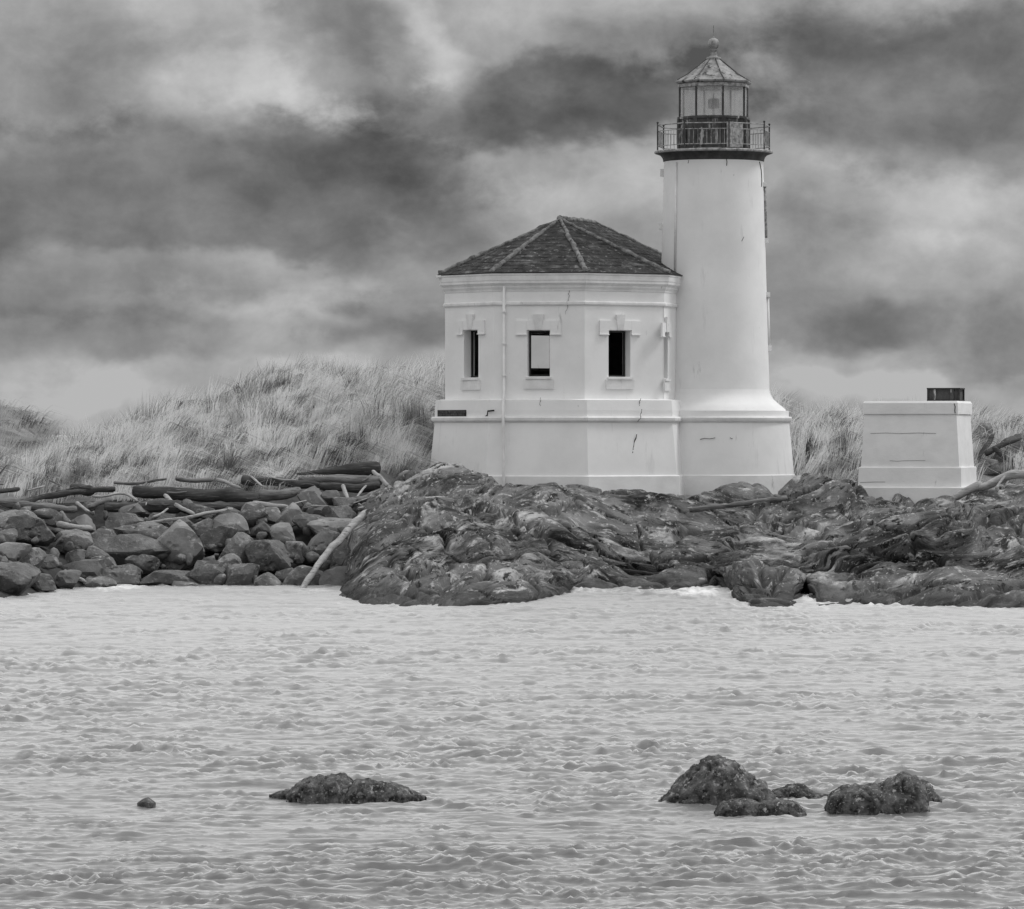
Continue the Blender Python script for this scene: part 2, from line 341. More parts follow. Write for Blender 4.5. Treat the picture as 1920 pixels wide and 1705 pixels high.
# ---- bedrock outcrop under the lighthouse
def worley(p):
    b = np.floor(p).astype(np.int64); f1 = np.full(p.shape[:-1], 9.0); f2 = f1.copy(); hid = f1*0
    for dx in (-1, 0, 1):
        for dy in (-1, 0, 1):
            for dz in (-1, 0, 1):
                c = b+np.array([dx, dy, dz]); h_ = _perm[_perm[_perm[c[..., 0] & 255]+(c[..., 1] & 255)]+(c[..., 2] & 255)]
                g_ = _grad[h_]*.45+.5; d_ = np.sqrt((((c+g_)-p)**2).sum(-1)); near = d_ < f1
                f2 = np.where(near, f1, np.minimum(f2, d_)); hid = np.where(near, h_/255., hid); f1 = np.where(near, d_, f1)
    return f1, f2, hid
BED = []
def make_outcrop():
    us = np.arange(560, 2240, 2.3); nu = len(us); U0 = us
    kern = np.exp(-np.linspace(-2, 2, 13)**2); kern /= kern.sum()
    def interp(x, pts):
        pts = sorted(pts); y = np.interp(x, [p[0] for p in pts], [p[1] for p in pts]); return np.convolve(np.pad(y, 6, mode='edge'), kern, 'valid')
    crest = [(560, 1250), (655, 1180), (694, 925), (722, 903), (760, 887), (830, 880), (890, 889), (918, 908), (948, 922), (1000, 928), (1080, 921), (1140, 933), (1200, 932), (1270, 936), (1310, 930), (1360, 915), (1390, 909), (1436, 921), (1449, 938), (1466, 927), (1500, 906), (1560, 903), (1590, 910), (1612, 926), (1650, 946), (1700, 951), (1740, 936), (1800, 922), (1850, 916), (1920, 905), (2100, 890), (2400, 900)]
    p3 = [(560, 1250), (640, 1190), (684, 955), (715, 925), (800, 908), (890, 918), (960, 945), (1080, 940), (1200, 953), (1300, 955), (1400, 956), (1500, 950), (1560, 948), (1650, 966), (1720, 962), (1760, 945), (1840, 935), (1920, 925), (2400, 925)]
    p4 = [(560, 1250), (625, 1190), (676, 1000), (715, 955), (800, 940), (900, 952), (960, 958), (1050, 960), (1150, 975), (1250, 985), (1350, 990), (1450, 985), (1560, 985), (1650, 980), (1720, 962), (1780, 950), (1850, 955), (1920, 945), (2400, 950)]
    p5 = [(560, 1250), (615, 1190), (668, 1045), (700, 1000), (800, 978), (900, 985), (1000, 990), (1100, 1000), (1200, 1015), (1300, 1025), (1400, 1020), (1500, 1020), (1580, 1012), (1650, 990), (1720, 970), (1790, 960), (1850, 1000), (1920, 990), (2400, 980)]
    p6 = [(560, 1250), (605, 1190), (655, 1085), (700, 1035), (800, 1020), (900, 1035), (1000, 1045), (1100, 1045), (1200, 1048), (1300, 1052), (1400, 1052), (1500, 1052), (1580, 1035), (1650, 1010), (1720, 995), (1790, 992), (1840, 1040), (1920, 1030), (2400, 1030)]
    p7 = [(560, 1250), (600, 1190), (640, 1112), (700, 1075), (800, 1068), (850, 1100), (950, 1104), (1050, 1094), (1150, 1096), (1250, 1098), (1350, 1098), (1450, 1100), (1540, 1104), (1600, 1094), (1700, 1080), (1800, 1080), (1920, 1085), (2400, 1070)]
    p8 = [(560, 1250), (600, 1180), (634, 1118), (680, 1088), (760, 1080), (860, 1076), (960, 1066), (1045, 1047), (1100, 1056), (1150, 1070), (1200, 1080), (1300, 1070), (1350, 1062), (1390, 1072), (1440, 1076), (1490, 1082), (1510, 1093), (1560, 1086), (1620, 1070), (1700, 1075), (1800, 1070), (1920, 1078), (2400, 1080)]
    wl = [(560, 1122), (620, 1127), (700, 1132), (750, 1135), (870, 1135), (980, 1128), (1040, 1117), (1090, 1104), (1150, 1104), (1280, 1106), (1350, 1098), (1376, 1108), (1392, 1130), (1420, 1138), (1490, 1138), (1503, 1115), (1511, 1096), (1521, 1125), (1532, 1138), (1600, 1130), (1700, 1133), (1920, 1137), (2400, 1140)]
    W = interp(us, wl); dw0 = H*F/(W-HY); k2 = np.exp(-np.linspace(-2, 2, 81)**2); k2 /= k2.sum(); dw = np.convolve(np.pad(dw0, 40, mode='edge'), k2, 'valid')
    dc = interp(us, [(560, 146), (900, 147), (950, 148.7), (1480, 148.7), (1560, 146.6), (1920, 146), (2400, 146)])
    rows_y, rows_d = [], []
    rows_y.append(interp(us, [(560, 1250), (655, 1200), (700, 930), (2400, 930)])); rows_d.append(dc*0+164)
    rows_y.append(np.where(us < 700, interp(us, crest)+10, 931.0)); rows_d.append(dc+3)
    for pr, t in ((crest, 1.0), (p3, .86), (p4, .72), (p5, .56), (p6, .45), (p7, .40), (p8, .26)):
        rows_y.append(interp(us, pr)); rows_d.append(dw+t*(dc-dw))
    y9 = interp(us, p8)*.35+W*.65; d9 = dw0*.6+dw*.4+.10*(dc-dw)
    # under the water line the rock goes on down
    below = interp(us, [(560, 60), (640, 25), (700, 0), (2400, 0)])
    rows_y.append(y9+below); rows_d.append(d9)
    rows_y.append(W+1+below); rows_d.append(dw0)
    d11 = dw0-2.5; rows_y.append(HY+(H+1.2)*F/d11); rows_d.append(d11)
    rows_y, rows_d = np.array(rows_y), np.array(rows_d)
    # let each profile wander sideways a little, so that nothing runs straight back
    for k in range(3, len(rows_y)-2):
        sh = 34*fbm(np.stack([us/130., us*0+k*1.7, us*0], -1), 2)+16*fbm(np.stack([us/45., us*0+k*2.9+40, us*0], -1), 2)
        rows_y[k] = np.interp(us+sh*np.clip((us-690)/60, 0, 1), us, rows_y[k])+9*fbm(np.stack([us/60., us*0+k*3.3+9, us*0], -1), 3)*np.clip((us-690)/60, 0, 1)
    G = loft_grid(us, rows_y, rows_d, 330)
    n = grid_normals(G)
    Q = G.copy()
    wq = np.stack([fbm(Q*np.array([.35, .15, .6])+5, 3), fbm(Q*np.array([.35, .15, .6])+50, 3), fbm(Q*np.array([.35, .15, .6])+90, 3)], -1)
    # big swells, then tilted beds standing out as ledges, then joints and pitting
    h = .62*fbm(Q*np.array([.26, .10, .45])+2, 3)
    xs_ = np.linspace(-9, 24, 400); sl = np.interp(xs_, [-6, -2, 1, 3, 7, 10, 16], [.75, .6, .05, -.14, -.05, .35, .45]); th_ = np.concatenate([[0], np.cumsum((sl[1:]+sl[:-1])/2*np.diff(xs_))])
    s_ = Q[..., 2]*1.1-np.interp(Q[..., 0], xs_, th_)+.05*Q[..., 1]+wq[..., 0]*.7          # height across the tilted beds
    al = Q[..., 0]+.5*Q[..., 2]+wq[..., 2]*.8
    bed = np.stack([al*.20, Q[..., 1]*.10, s_*1.7], -1)
    def ledge(per, seed):
        u_ = s_/per+wq[..., 1]*.5; sw = u_ % 1.0
        return (sw**.6-.55)*np.clip((1-sw)/.12, 0, 1)*(.25+1.3*np.clip(fbm(Q*np.array([.3, .12, .5])+seed, 2)+.35, 0, 1))
    h += .55*ledge(.90, 70)+.16*ledge(.30, 170)
    h += .17*ridged(bed*.8+4, 4, .5)+.05*fbm(Q*np.array([.9, .3, 1.1])+14, 3)
    cr = np.abs(pn(bed*np.array([1, 1, .75])+61)); h -= .34*np.exp(-(cr/.04)**2)
    cr = np.abs(pn(np.stack([al*.55+s_*.5, Q[..., 1]*.2, s_*.35], -1)+23)); h -= .22*np.exp(-(cr/.022)**2)
    h += .035*ridged(bed*np.array([4.5, 4, 3.5]), 4, .65)+.02*ridged(Q*np.array([2.6, 1.0, 3.2])+wq*2, 4, .65)-.04
    for sc_, am in ((.5, .16),):
        f1, f2, hid = worley(np.stack([al*.75, Q[..., 1]*.22, s_*1.5], -1)*sc_+wq*.25)
        h += am*(hid-.5)*np.clip((f2-f1)/.10, 0, 1)-am*.55*np.exp(-((f2-f1)/.045)**2)
    BED.append(np.stack([al*.38, Q[..., 1]*.16, s_*2.1], -1).reshape(-1, 3))
    h *= np.clip((G[..., 2]+1.0)/1.6, .35, 1)
    h *= np.clip((151-G[..., 1])/3.0, .1, 1)
    nd = n*.6+np.array([0, -.45, .25]); G = G+nd*h[..., None]
    o = mk('rock_outcrop', G.reshape(-1, 3), gridfaces(*G.shape[:2]), M['rock'], smooth=True)
    a = o.data.attributes.new('bedco', 'FLOAT_VECTOR', 'POINT'); a.data.foreach_set('vector', BED[0].astype(np.float32).ravel())
    tag(o, kind='structure'); return G
OUT = make_outcrop()

# ---- bank below the riprap, the dunes
WLEFT = [(-700, 1150), (0, 1130), (60, 1118), (100, 1108), (160, 1099), (250, 1096), (720, 1098)]
def bank_point(px, py):
    wy = np.interp(px, [p[0] for p in WLEFT], [p[1] for p in WLEFT]); dwl = dwater(wy)
    f = (wy-py)/(wy-925); d = dwl+f*(146.5-dwl)
    return d
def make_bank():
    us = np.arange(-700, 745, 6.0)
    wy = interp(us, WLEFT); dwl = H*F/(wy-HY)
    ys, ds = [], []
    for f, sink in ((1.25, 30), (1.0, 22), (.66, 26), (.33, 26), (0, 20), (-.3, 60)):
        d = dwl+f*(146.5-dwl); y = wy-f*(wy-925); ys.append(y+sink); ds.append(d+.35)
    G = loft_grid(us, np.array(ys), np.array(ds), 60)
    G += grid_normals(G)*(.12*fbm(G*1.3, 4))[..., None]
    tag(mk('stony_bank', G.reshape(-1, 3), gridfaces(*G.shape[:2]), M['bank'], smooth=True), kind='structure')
make_bank()
def make_dune(name, us, rows, nv, amp):
    ys = np.array([interp(us, r[0]) for r in rows]); ds = np.array([interp(us, r[1]) if hasattr(r[1], '__len__') else us*0+r[1] for r in rows])
    G = loft_grid(us, ys, ds, nv)
    G[..., 2] += amp*fbm(G*np.array([.35, .25, 0])+3, 4)+np.clip((G[..., 1]-148)/4, 0, 1)*amp*1.5*(.5-np.abs(pn(G*np.array([.75, .5, 0])+9)))+amp*.4*fbm(G*np.array([1.6, 1.1, 0])+9, 2)
    o = mk(name, G.reshape(-1, 3), gridfaces(*G.shape[:2]), M['sand'], smooth=True); tag(o, kind='structure')
    return G
us = np.arange(-700, 2500, 12.0)
DUNE = make_dune('dune', us, [
    ([(-700, 1060), (2500, 1060)], [(-700, 145), (700, 145.5), (780, 149), (840, 158), (1470, 158), (1520, 150), (2500, 150)]),
    ([(-700, 940), (60, 936), (400, 926), (830, 908), (1480, 905), (1600, 905), (1920, 905), (2500, 905)], [(-700, 147), (700, 147.5), (770, 151), (840, 161), (1470, 161), (1520, 153), (2500, 152)]),
    ([(-700, 900), (0, 900), (100, 893), (200, 880), (400, 866), (700, 862), (830, 845), (1480, 872), (1600, 862), (1920, 850), (2500, 850)], [(-700, 151), (700, 152), (770, 154), (840, 163), (1470, 163), (1520, 156), (2500, 156)]),
    ([(-700, 880), (0, 900), (60, 905), (100, 892), (140, 872), (200, 852), (270, 818), (330, 796), (400, 790), (450, 772), (490, 740), (520, 732), (600, 740), (640, 746), (690, 740), (740, 750), (770, 738), (835, 724), (900, 726), (1100, 730), (1300, 760), (1480, 806), (1540, 812), (1600, 820), (1830, 820), (1920, 815), (2500, 815)], [(-700, 160), (700, 164), (850, 170), (1470, 170), (1520, 168), (2500, 168)]),
    ([(-700, 900), (0, 900), (100, 880), (300, 820), (520, 760), (835, 760), (1100, 790), (1480, 840), (2500, 850)], [(-700, 168), (700, 176), (2500, 182)]),
    ([(-700, 1040), (2500, 1040)], 205)], 170, .22)
us = np.arange(-900, 230, 12.0)
DUNE2 = make_dune('dune_far', us, [
    ([(-900, 960), (230, 960)], 172),
    ([(-900, 905), (60, 905), (120, 915), (230, 960)], 176),
    ([(-900, 850), (-200, 850), (0, 850), (60, 862), (110, 880), (160, 920), (230, 980)], 186),
    ([(-900, 720), (-300, 730), (-100, 745), (0, 768), (30, 778), (60, 802), (90, 832), (112, 860), (150, 905), (180, 950), (230, 1000)], 200),
    ([(-900, 820), (0, 840), (60, 860), (110, 900), (150, 960), (230, 1030)], 215),
    ([(-900, 1020), (230, 1020)], 240)], 100, .18)

# ------------------------------------------------------------------ water: one sheet to the horizon
def make_water():
    py = np.concatenate([HY+H*F/np.linspace(6, 40, 30), np.linspace(1775, 1090, 690), HY+np.geomspace(274, 1.2, 50)])
    d = H*F/(py-HY); pxs = np.concatenate([CX-np.geomspace(26000, 1880, 30), np.linspace(-900, 2820, 900), CX+np.geomspace(1880, 26000, 30)])
    X = (pxs[None]-CX)*d[:, None]/F; Y = np.repeat(d[:, None], len(pxs), 1)
    far = np.clip((d-200)/3000, 0, 1)[:, None]; X = X*(1+far*25)
    q = np.stack([X, Y, X*0], -1)
    fade = np.clip((300-Y)/100, 0, 1)*np.clip((2400-np.abs(pxs-CX))/540, .15, 1)[None]
    wv = np.stack([fbm(q*.35+11, 3), fbm(q*.35+71, 3), q[..., 0]*0], -1)*1.2
    z = .04*fbm(q*np.array([.12, .28, 1])+3, 2)
    gust = .55+.9*np.clip(fbm(q*np.array([.06, .10, 1])+91, 2)+.3, 0, 1)
    for k, (fx_, fy_, th, A) in enumerate([(.30, .85, .50, .05), (.62, 1.7, .45, .085), (1.25, 3.4, .42, .090), (2.5, 6.6, .38, .060), (4.6, 11.5, .36, .028)]):
        q0 = q*np.array([fx_, fy_, 1])+wv*(.5+.4*k)+7+31*k; r_ = ridged(q0, 2, .35)
        q0[..., 1] += .20*r_; r_ = ridged(q0, 2, .35)            # wind-driven: steep on the near side, long on the far side
        pat = np.clip(fbm(q*np.array([fx_*.6, fy_*.5, 1])+21+53*k, 2)*1.7+.36, 0, 1)
        z += A*gust*pat*np.clip(r_-th, 0, 1)/(1-th)
    z -= z.mean()+.01
    z *= fade
    foam = np.zeros_like(X)
    def spot(px, yy, rx, ry, amp):
        dd = dwater(yy); x0 = (px-CX)*dd/F
        drow = dd*ry/(yy-HY)
        r2 = ((X-x0)/(rx*dd/F))**2+((Y-dd)/drow)**2
        return amp*np.exp(-r2)
    for s in [(1330, 1108, 75, 9, .75), (1385, 1100, 30, 12, .6), (1290, 1113, 80, 5, .45), (1090, 1106, 50, 7, .6), (1180, 1108, 60, 4, .4), (1509, 1118, 22, 24, .8), (1490, 1140, 40, 4, .45),
              (200, 1103, 70, 7, .55), (240, 1099, 40, 5, .55), (590, 1107, 40, 6, .5), (650, 1130, 40, 4, .4), (790, 1138, 90, 3, .35), (940, 1134, 80, 4, .4), (1640, 1136, 60, 5, .45), (1750, 1138, 90, 4, .4), (1880, 1141, 60, 4, .45), (420, 1101, 120, 4, .4), (40, 1134, 70, 5, .35),
              (1340, 1512, 60, 4, .18), (1650, 1526, 60, 5, .25), (700, 1501, 80, 4, .2)]:
        foam += spot(*s)*.85
    G = np.stack([X, Y, z+.10*np.clip(foam-.35, 0, 1)*(.5+fbm(q*2.2+40, 3))], -1)
    o = mk('water', G.reshape(-1, 3), gridfaces(*G.shape[:2]), M['water'], smooth=True); tag(o, kind='structure')
    a = o.data.attributes.new('foam', 'FLOAT', 'POINT'); a.data.foreach_set('value', foam.astype(np.float32).ravel())
def wnoise(q): return np.stack([fbm(q*.8+11, 2), fbm(q*.8+71, 2), q[..., 0]*0], -1)*.7
make_water()

# ================================================================== lighthouse
A_D = 153.7
A2 = np.array([(1050-CX)*A_D/F, A_D]); RV = np.array([1.18, 2.6]); B2 = A2+RV
S_A = F/A_D
def vrel(px):
    x = (px-1050)/S_A; return np.array([x, -math.sqrt(max(3.84**2-x*x, .01))])
V = [A2+vrel(835.5), A2+vrel(927), A2+vrel(1093), A2+vrel(1241)]
V += [A2+B2-v for v in V]
V = [np.array(v) for v in V]                       # eight wall corners; counter-clockwise seen from above
def ring(off):
    n = len(V); out = []
    for i in range(n):
        a, b, c = V[i-1], V[i], V[(i+1) % n]
        n1 = np.array([(b-a)[1], -(b-a)[0]]); n1 /= np.linalg.norm(n1); n2 = np.array([(c-b)[1], -(c-b)[0]]); n2 /= np.linalg.norm(n2)
        k = 1+n1.dot(n2); out.append(b+(n1+n2)*off/k)
    return out
def ring3(off, z): return [(p[0], p[1], z) for p in ring(off)]
def facet(i, off=0):
    r = ring(off); a, b = r[i], r[(i+1) % 8]; t = b-a; L = np.linalg.norm(t); t = t/L; nrm = np.array([t[1], -t[0]]); return a, b, t, nrm, L
def on_facet(i, px, py, off=0):
    a, b, t, nrm, L = facet(i, off); dx = (px-CX)/F           # ray: (dx*d, d)
    d = a.dot(nrm)/(nrm[0]*dx+nrm[1]); return np.array([dx*d, d, Zof(py, d)])
LH = empty('lighthouse', (A2[0], A2[1], 2.2))
tag(LH, 'white lighthouse with round tower, iron lantern and low house under a dark hipped roof', 'lighthouse')
ZW0, ZW1 = 5.46, 8.42
TH = .42
TSTEP = 1
def make_walls():
    wins = {}
    def by_px(i, px0, px1, py0, py1):
        a, b, t, nrm, L = facet(i); p0 = on_facet(i, px0, py0); p1 = on_facet(i, px1, py1)
        s0 = (p0[:2]-a).dot(t); s1 = (p1[:2]-a).dot(t); return (s0, s1, p1[2], p0[2])
    wins[0] = by_px(0, 870, 897, 620, 708); wins[1] = by_px(1, 989, 1031, 620, 706); wins[2] = by_px(2, 1141, 1182, 620, 707); wins[3] = by_px(3, 1244.5, 1252, 624, 710)
    # the back wall has its own windows; one of them lines up with the second window
    for k in (4, 5, 6, 7): wins[k] = None
    a, b, t, nrm, L = facet(6)
    p0 = on_facet(6, 1032, 627); p1 = on_facet(6, 980, 694); s0 = (p0[:2]-a).dot(t); s1 = (p1[:2]-a).dot(t)
    s0, s1 = min(s0, s1), max(s0, s1)
    wins[6] = (s0, s1, p1[2], p0[2])
    mo = MB(); mi = MB()
    for i in range(8):
        a, b, t, nrm, L = facet(i); ai, bi, ti, ni, Li = facet(i, -TH); sa = (ai-a).dot(t); sb = (bi-a).dot(t)
        has = wins[i] is not None; s0, s1, z0, z1 = wins[i] if has else (L/2-.3, L/2+.3, 6.4, 7.5)
        def pt(s, z, dep): q = a+t*s-nrm*dep; return (q[0], q[1], z)
        for m, dep, e0, e1, flip in ((mo, 0, 0, L, False), (mi, TH, sa, sb, True)):
            ss = [e0, s0, s1, e1]; zz = [ZW0, z0, z1, ZW1]
            for x in range(3):
                for y in range(3):
                    if x == 1 and y == 1 and has: continue
                    q = [pt(ss[x], zz[y], dep), pt(ss[x+1], zz[y], dep), pt(ss[x+1], zz[y+1], dep), pt(ss[x], zz[y+1], dep)]
                    m.add(q[::-1] if flip else q, [(0, 1, 2, 3)])
        # reveals
        cs = [(s0, z0), (s1, z0), (s1, z1), (s0, z1)]
        for k in range(4 if has else 0):
            c0, c1 = cs[k], cs[(k+1) % 4]
            mo.add([pt(*c0, 0), pt(*c0, TH), pt(*c1, TH), pt(*c1, 0)], [(0, 1, 2, 3)])
    mo.build('house_wall', M['plaster'], LH)
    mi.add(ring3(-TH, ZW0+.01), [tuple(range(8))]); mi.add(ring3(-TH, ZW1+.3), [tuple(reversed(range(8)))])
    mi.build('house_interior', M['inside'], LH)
    return wins
WINS = make_walls()
def prism(name, prof, m, parent, cap0=True, cap1=True, rg=ring3):
    mb = MB(); mb.rings([rg(o_, z) for o_, z in prof], cap0, cap1); return mb.build(name, m, parent)
# plinth of the house, ledge, footing, cornice
prism('plinth', [(.46, 3.04), (.30, 4.76), (.30, 5.12), (.27, 5.44), (.02, 5.475)], M['plaster'], LH)
prism('plinth_ledge', [(.31, 4.74), (.36, 4.765), (.40, 4.80), (.41, 4.88), (.37, 4.925), (.305, 4.93)], M['trim'], LH, False, False)
prism('footing', [(.56, 1.6), (.53, 3.05), (.44, 3.09)], M['concrete'], LH, False, True)
prism('cornice_band', [(-.02, 8.40), (.045, 8.41), (.06, 8.44), (.06, 8.50), (.025, 8.53), (-.02, 8.53)], M['trim'], LH, False, False)
prism('frieze', [(.012, 8.41), (.012, 8.86)], M['plaster'], LH, False, False)
prism('cornice', [(-.02, 8.84), (.03, 8.85), (.04, 8.90), (.08, 8.97), (.09, 9.02), (.14, 9.08), (.16, 9.10), (.16, 9.16), (.175, 9.20), (.18, 9.33), (.20, 9.36), (.20, 9.405), (-.3, 9.41)], M['trim'], LH, False, True)
# roof: two apexes, courses of shingles
def make_roof():
    ev = ring3(.23, 9.425); zA = Zof(411, A_D); Ap = np.array([A2[0], A2[1], zA]); Bp = np.array([B2[0], B2[1], zA])
    ap = [Ap, Ap, Ap, Ap, Bp, Bp, Bp, Bp]
    mb = MB(); rs = random.Random(3); NC = 15
    for i in range(8):
        j = (i+1) % 8; e0, e1 = np.array(ev[i]), np.array(ev[j]); a0, a1 = ap[i], ap[j]
        nrm = np.cross(e1-e0, (a0+a1)/2-e0); nrm /= np.linalg.norm(nrm)
        for k in range(NC):
            f0, f1 = k/NC, (k+1)/NC
            l0, r0 = e0+(a0-e0)*f0, e1+(a1-e1)*f0; l1, r1 = e0+(a0-e0)*f1, e1+(a1-e1)*f1
            n = max(2, int(np.linalg.norm(r0-l0)/.30)); js = [0]+[(q+rs.uniform(-.3, .3))/n for q in range(1, n)]+[1]
            for q in range(n):
                u0, u1 = js[q], js[q+1]; th = rs.uniform(.003, .014)
                b0, b1 = l0+(r0-l0)*u0, l0+(r0-l0)*u1; t0, t1 = l1+(r1-l1)*u0, l1+(r1-l1)*u1
                mb.add([b0, b1, b1+nrm*th, b0+nrm*th, t1+nrm*.002, t0+nrm*.002], [(0, 1, 2, 3), (3, 2, 4, 5), (0, 3, 5), (1, 4, 2)])
    roof = mb.build('roof', M['roof'], LH)
    mb = MB(); mb.rings([ring3(.205, 9.402), ring3(.232, 9.425), ring3(.226, 9.44)], True, True); mb.build('eaves_board', M['dark'], roof)
    rs = random.Random(5)
    def hip(p, q, r):
        n = 26; pts, rad = [], []
        for k in range(n):
            f = k/(n-1); c = np.array(p)*(1-f)+np.array(q)*f; c = c+np.array([rs.uniform(-.02, .02), rs.uniform(-.02, .02), rs.uniform(-.01, .03)])
            pts.append(c); rad.append(r*(1.15-.45*f)*rs.uniform(.75, 1.25))
        mb = MB(); mb.tube(pts, rad, 8); return mb.build('hip_cap', M['moss'], roof, True)
    for i in range(8): hip(np.array(ev[i])*.985+ap[i]*.015, ap[i], .075)
    hip(Ap, Bp, .09).name = 'ridge_cap'
    # small flat wooden outlooker at the far left corner of the eaves
    mb = MB(); c = P(826, 519, A_D-1.1); mb.box(c, .28, .5, .07); mb.build('gutter_end', M['trim'], LH)
make_roof()
# windows with their stone trim
def make_window(i, glazed):
    s0, s1, z0, z1 = WINS[i]; a, b, t, nrm, L = facet(i); w = s1-s0
    t3 = np.array([t[0], t[1], 0]); n3 = np.array([nrm[0], nrm[1], 0]); up = np.array([0, 0, 1.])
    def pt(s, z, out): q = a+t*s+nrm*out; return np.array([q[0], q[1], z])
    mb = MB(); c = (s0+s1)/2
    # frame set back in the reveal
    fr = .055; dep = -.30
    mb.box(pt(s0+fr/2+.003, (z0+z1)/2, dep), fr, .06, z1-z0-.006, t3, n3); mb.box(pt(s1-fr/2-.003, (z0+z1)/2, dep), fr, .06, z1-z0-.006, t3, n3)
    mb.box(pt(c, z1-fr/2-.003, dep), w-2*fr-.01, .058, fr, t3, n3); mb.box(pt(c, z0+fr/2+.003, dep), w-2*fr-.01, .058, fr, t3, n3)
    win = mb.build('window', M['dark'], LH)
    # sill with apron
    mb = MB(); mb.box(pt(c, z0-.05, .045), w+.10, .10, .07, t3, n3); mb.box(pt(c, z0-.24, .028), w+.24, .07, .30, t3, n3); mb.build('sill', M['trim'], win)
    # lintel: keystone and drip mould with ears
    mb = MB(); k0, k1 = .11, .17
    vs = []
    for o_ in (0.0, .075):
        vs += [pt(c-k0, z1+.02, o_-.01), pt(c+k0, z1+.02, o_-.01), pt(c+k1, z1+.50, o_+.02), pt(c-k1, z1+.50, o_+.02)]
    mb.add(vs, [(0, 1, 2, 3), (4, 7, 6, 5), (0, 4, 5, 1), (1, 5, 6, 2), (2, 6, 7, 3), (3, 7, 4, 0)]); mb.build('keystone', M['trim'], win)
    mb = MB(); hw = w/2+.36
    for sg in (-1, 1):
        mb.box(pt(c+sg*(w/2+.19), z1+.10, .02), .34, .06, .42, t3, n3)
        mb.box(pt(c+sg*(w/2+.19), z1-.125, .03), .36, .09, .03, t3, n3)
    mb.box(pt(c, z1+.165, .019), w+.035, .058, .29, t3, n3)
    mb.build('lintel', M['plaster'], win)
    return win
for i in (0, 1, 2, 3, 6): make_window(i, True)
# rain pipe at the front corner
def downpipe():
    c = on_facet(1, 945, 700, .07); c2 = on_facet(1, 943.5, 780, .50); c3 = on_facet(1, 944.5, 900, .62)
    mb = MB(); mb.tube([(c[0], c[1], 9.0), (c[0], c[1], 5.65), (c2[0], c2[1], 5.30), (c2[0], c2[1], 4.65), (c3[0], c3[1], 3.0), (c3[0], c3[1], 2.3)], .047, 10)
    dp = mb.build('downpipe', M['trim'], LH, True)
    for z in (8.2, 7.2, 6.2):
        mb = MB(); mb.tube([(c[0], c[1], z-.02), (c[0], c[1], z+.02)], .075, 10); mb.build('pipe_clip', M['trim'], dp)
downpipe()
# cracks, missing render
def crack(i, pts, off, r=.012):
    ps = [on_facet(i, x, y, off) for x, y in pts]; rs = random.Random(len(pts)+i)
    fine = []
    for p, q in zip(ps[:-1], ps[1:]):
        for k in range(5): f = k/5; fine.append(p*(1-f)+q*f+np.array([rs.uniform(-.02, .02), 0, rs.uniform(-.01, .01)]))
    fine.append(ps[-1]); mb = MB(); mb.tube(fine, [r*rs.uniform(.4, 1.2) for _ in fine], 5); mb.build('crack', M['black'], LH)
crack(2, [(1201, 748), (1198, 757), (1200, 766)], .28); crack(2, [(1203, 768), (1200, 785), (1196, 791)], .43)
crack(2, [(1194, 814), (1189, 835), (1185, 848), (1178, 858), (1176, 866)], .37, .018)
crack(1, [(1014, 745), (1012, 755), (1015, 768)], .285, .007); crack(1, [(1067, 545), (1066, 556), (1064, 575), (1060, 590)], .03, .007)
def grille():
    a, b, t, nrm, L = facet(0, .305); p0 = on_facet(0, 821, 769, .31); p1 = on_facet(0, 874, 781, .31)
    c = (p0+p1)/2; t3 = np.array([t[0], t[1], 0]); n3 = np.array([nrm[0], nrm[1], 0]); w = np.linalg.norm((p1-p0)[:2])
    mb = MB(); mb.box(c, w, .03, .20, t3, n3); g = mb.build('brick_patch', M['black'], LH)
    rs = random.Random(2); n = 9; bw_ = w/n
    for r_ in range(2):
        for k in range(n):
            mb = MB(); mb.box(c+t3*((k+.5+(r_*.5-.25)*.8)*bw_*.95-w*.475)+np.array([0, 0, (r_-.5)*.095])+n3*.012, bw_*.82, .03, .078, t3, n3); mb.build('brick', M['brick'], g)
    ps = [on_facet(0, x, y, .30) for x, y in ((926, 770), (915, 771), (914, 779), (909, 783))]
    mb = MB(); mb.tube(ps, .03, 6); mb.build('render_gap', M['black'], LH)
grille()

# ---- tower
T_D = A_D+.8; T = np.array([(1338-CX)*T_D/F, T_D]); ST = F/T_D
def zt(py): return Zof(py, T_D)
def rt(px): return px/ST
def octr(r, z, rot=12.9, c=None):
    c = T if c is None else c
    return [(c[0]+r*math.sin(R(rot+45*k)), c[1]-r*math.cos(R(rot+45*k)), z) for k in range(8)]
mb = MB(); mb.lathe(T, [(rt(106.5), 5.2), (rt(105), zt(741)), (rt(103.5), zt(690)), (rt(98), zt(500)), (rt(93.5), zt(320)), (rt(93), zt(300))], 72); smooth_angle(mb.build('tower_shaft', M['plaster'], LH))
mb = MB(); mb.lathe(T, [(rt(151), 3.04), (rt(141.5), 4.76), (rt(140.5), 5.12)], 72); smooth_angle(mb.build('tower_plinth', M['plaster'], LH))
mb = MB(); mb.lathe(T, [(rt(141.7), 4.74), (rt(145), 4.77), (rt(146.5), 4.81), (rt(147), 4.89), (rt(145), 4.93), (rt(140), 4.935)], 72); smooth_angle(mb.build('tower_ledge', M['trim'], LH))
mb = MB(); mb.lathe(T, [(rt(155), 1.6), (rt(153), 3.06), (rt(149), 3.10)], 72); smooth_angle(mb.build('tower_footing', M['concrete'], LH))
mb = MB(); mb.lathe(T, [(rt(136), 5.105), (rt(134), 5.18), (rt(122), 5.34), (rt(112), 5.5), (rt(106), zt(738)), (rt(104.6), zt(730))], 72); smooth_angle(mb.build('tower_skirt', M['plaster'], LH))
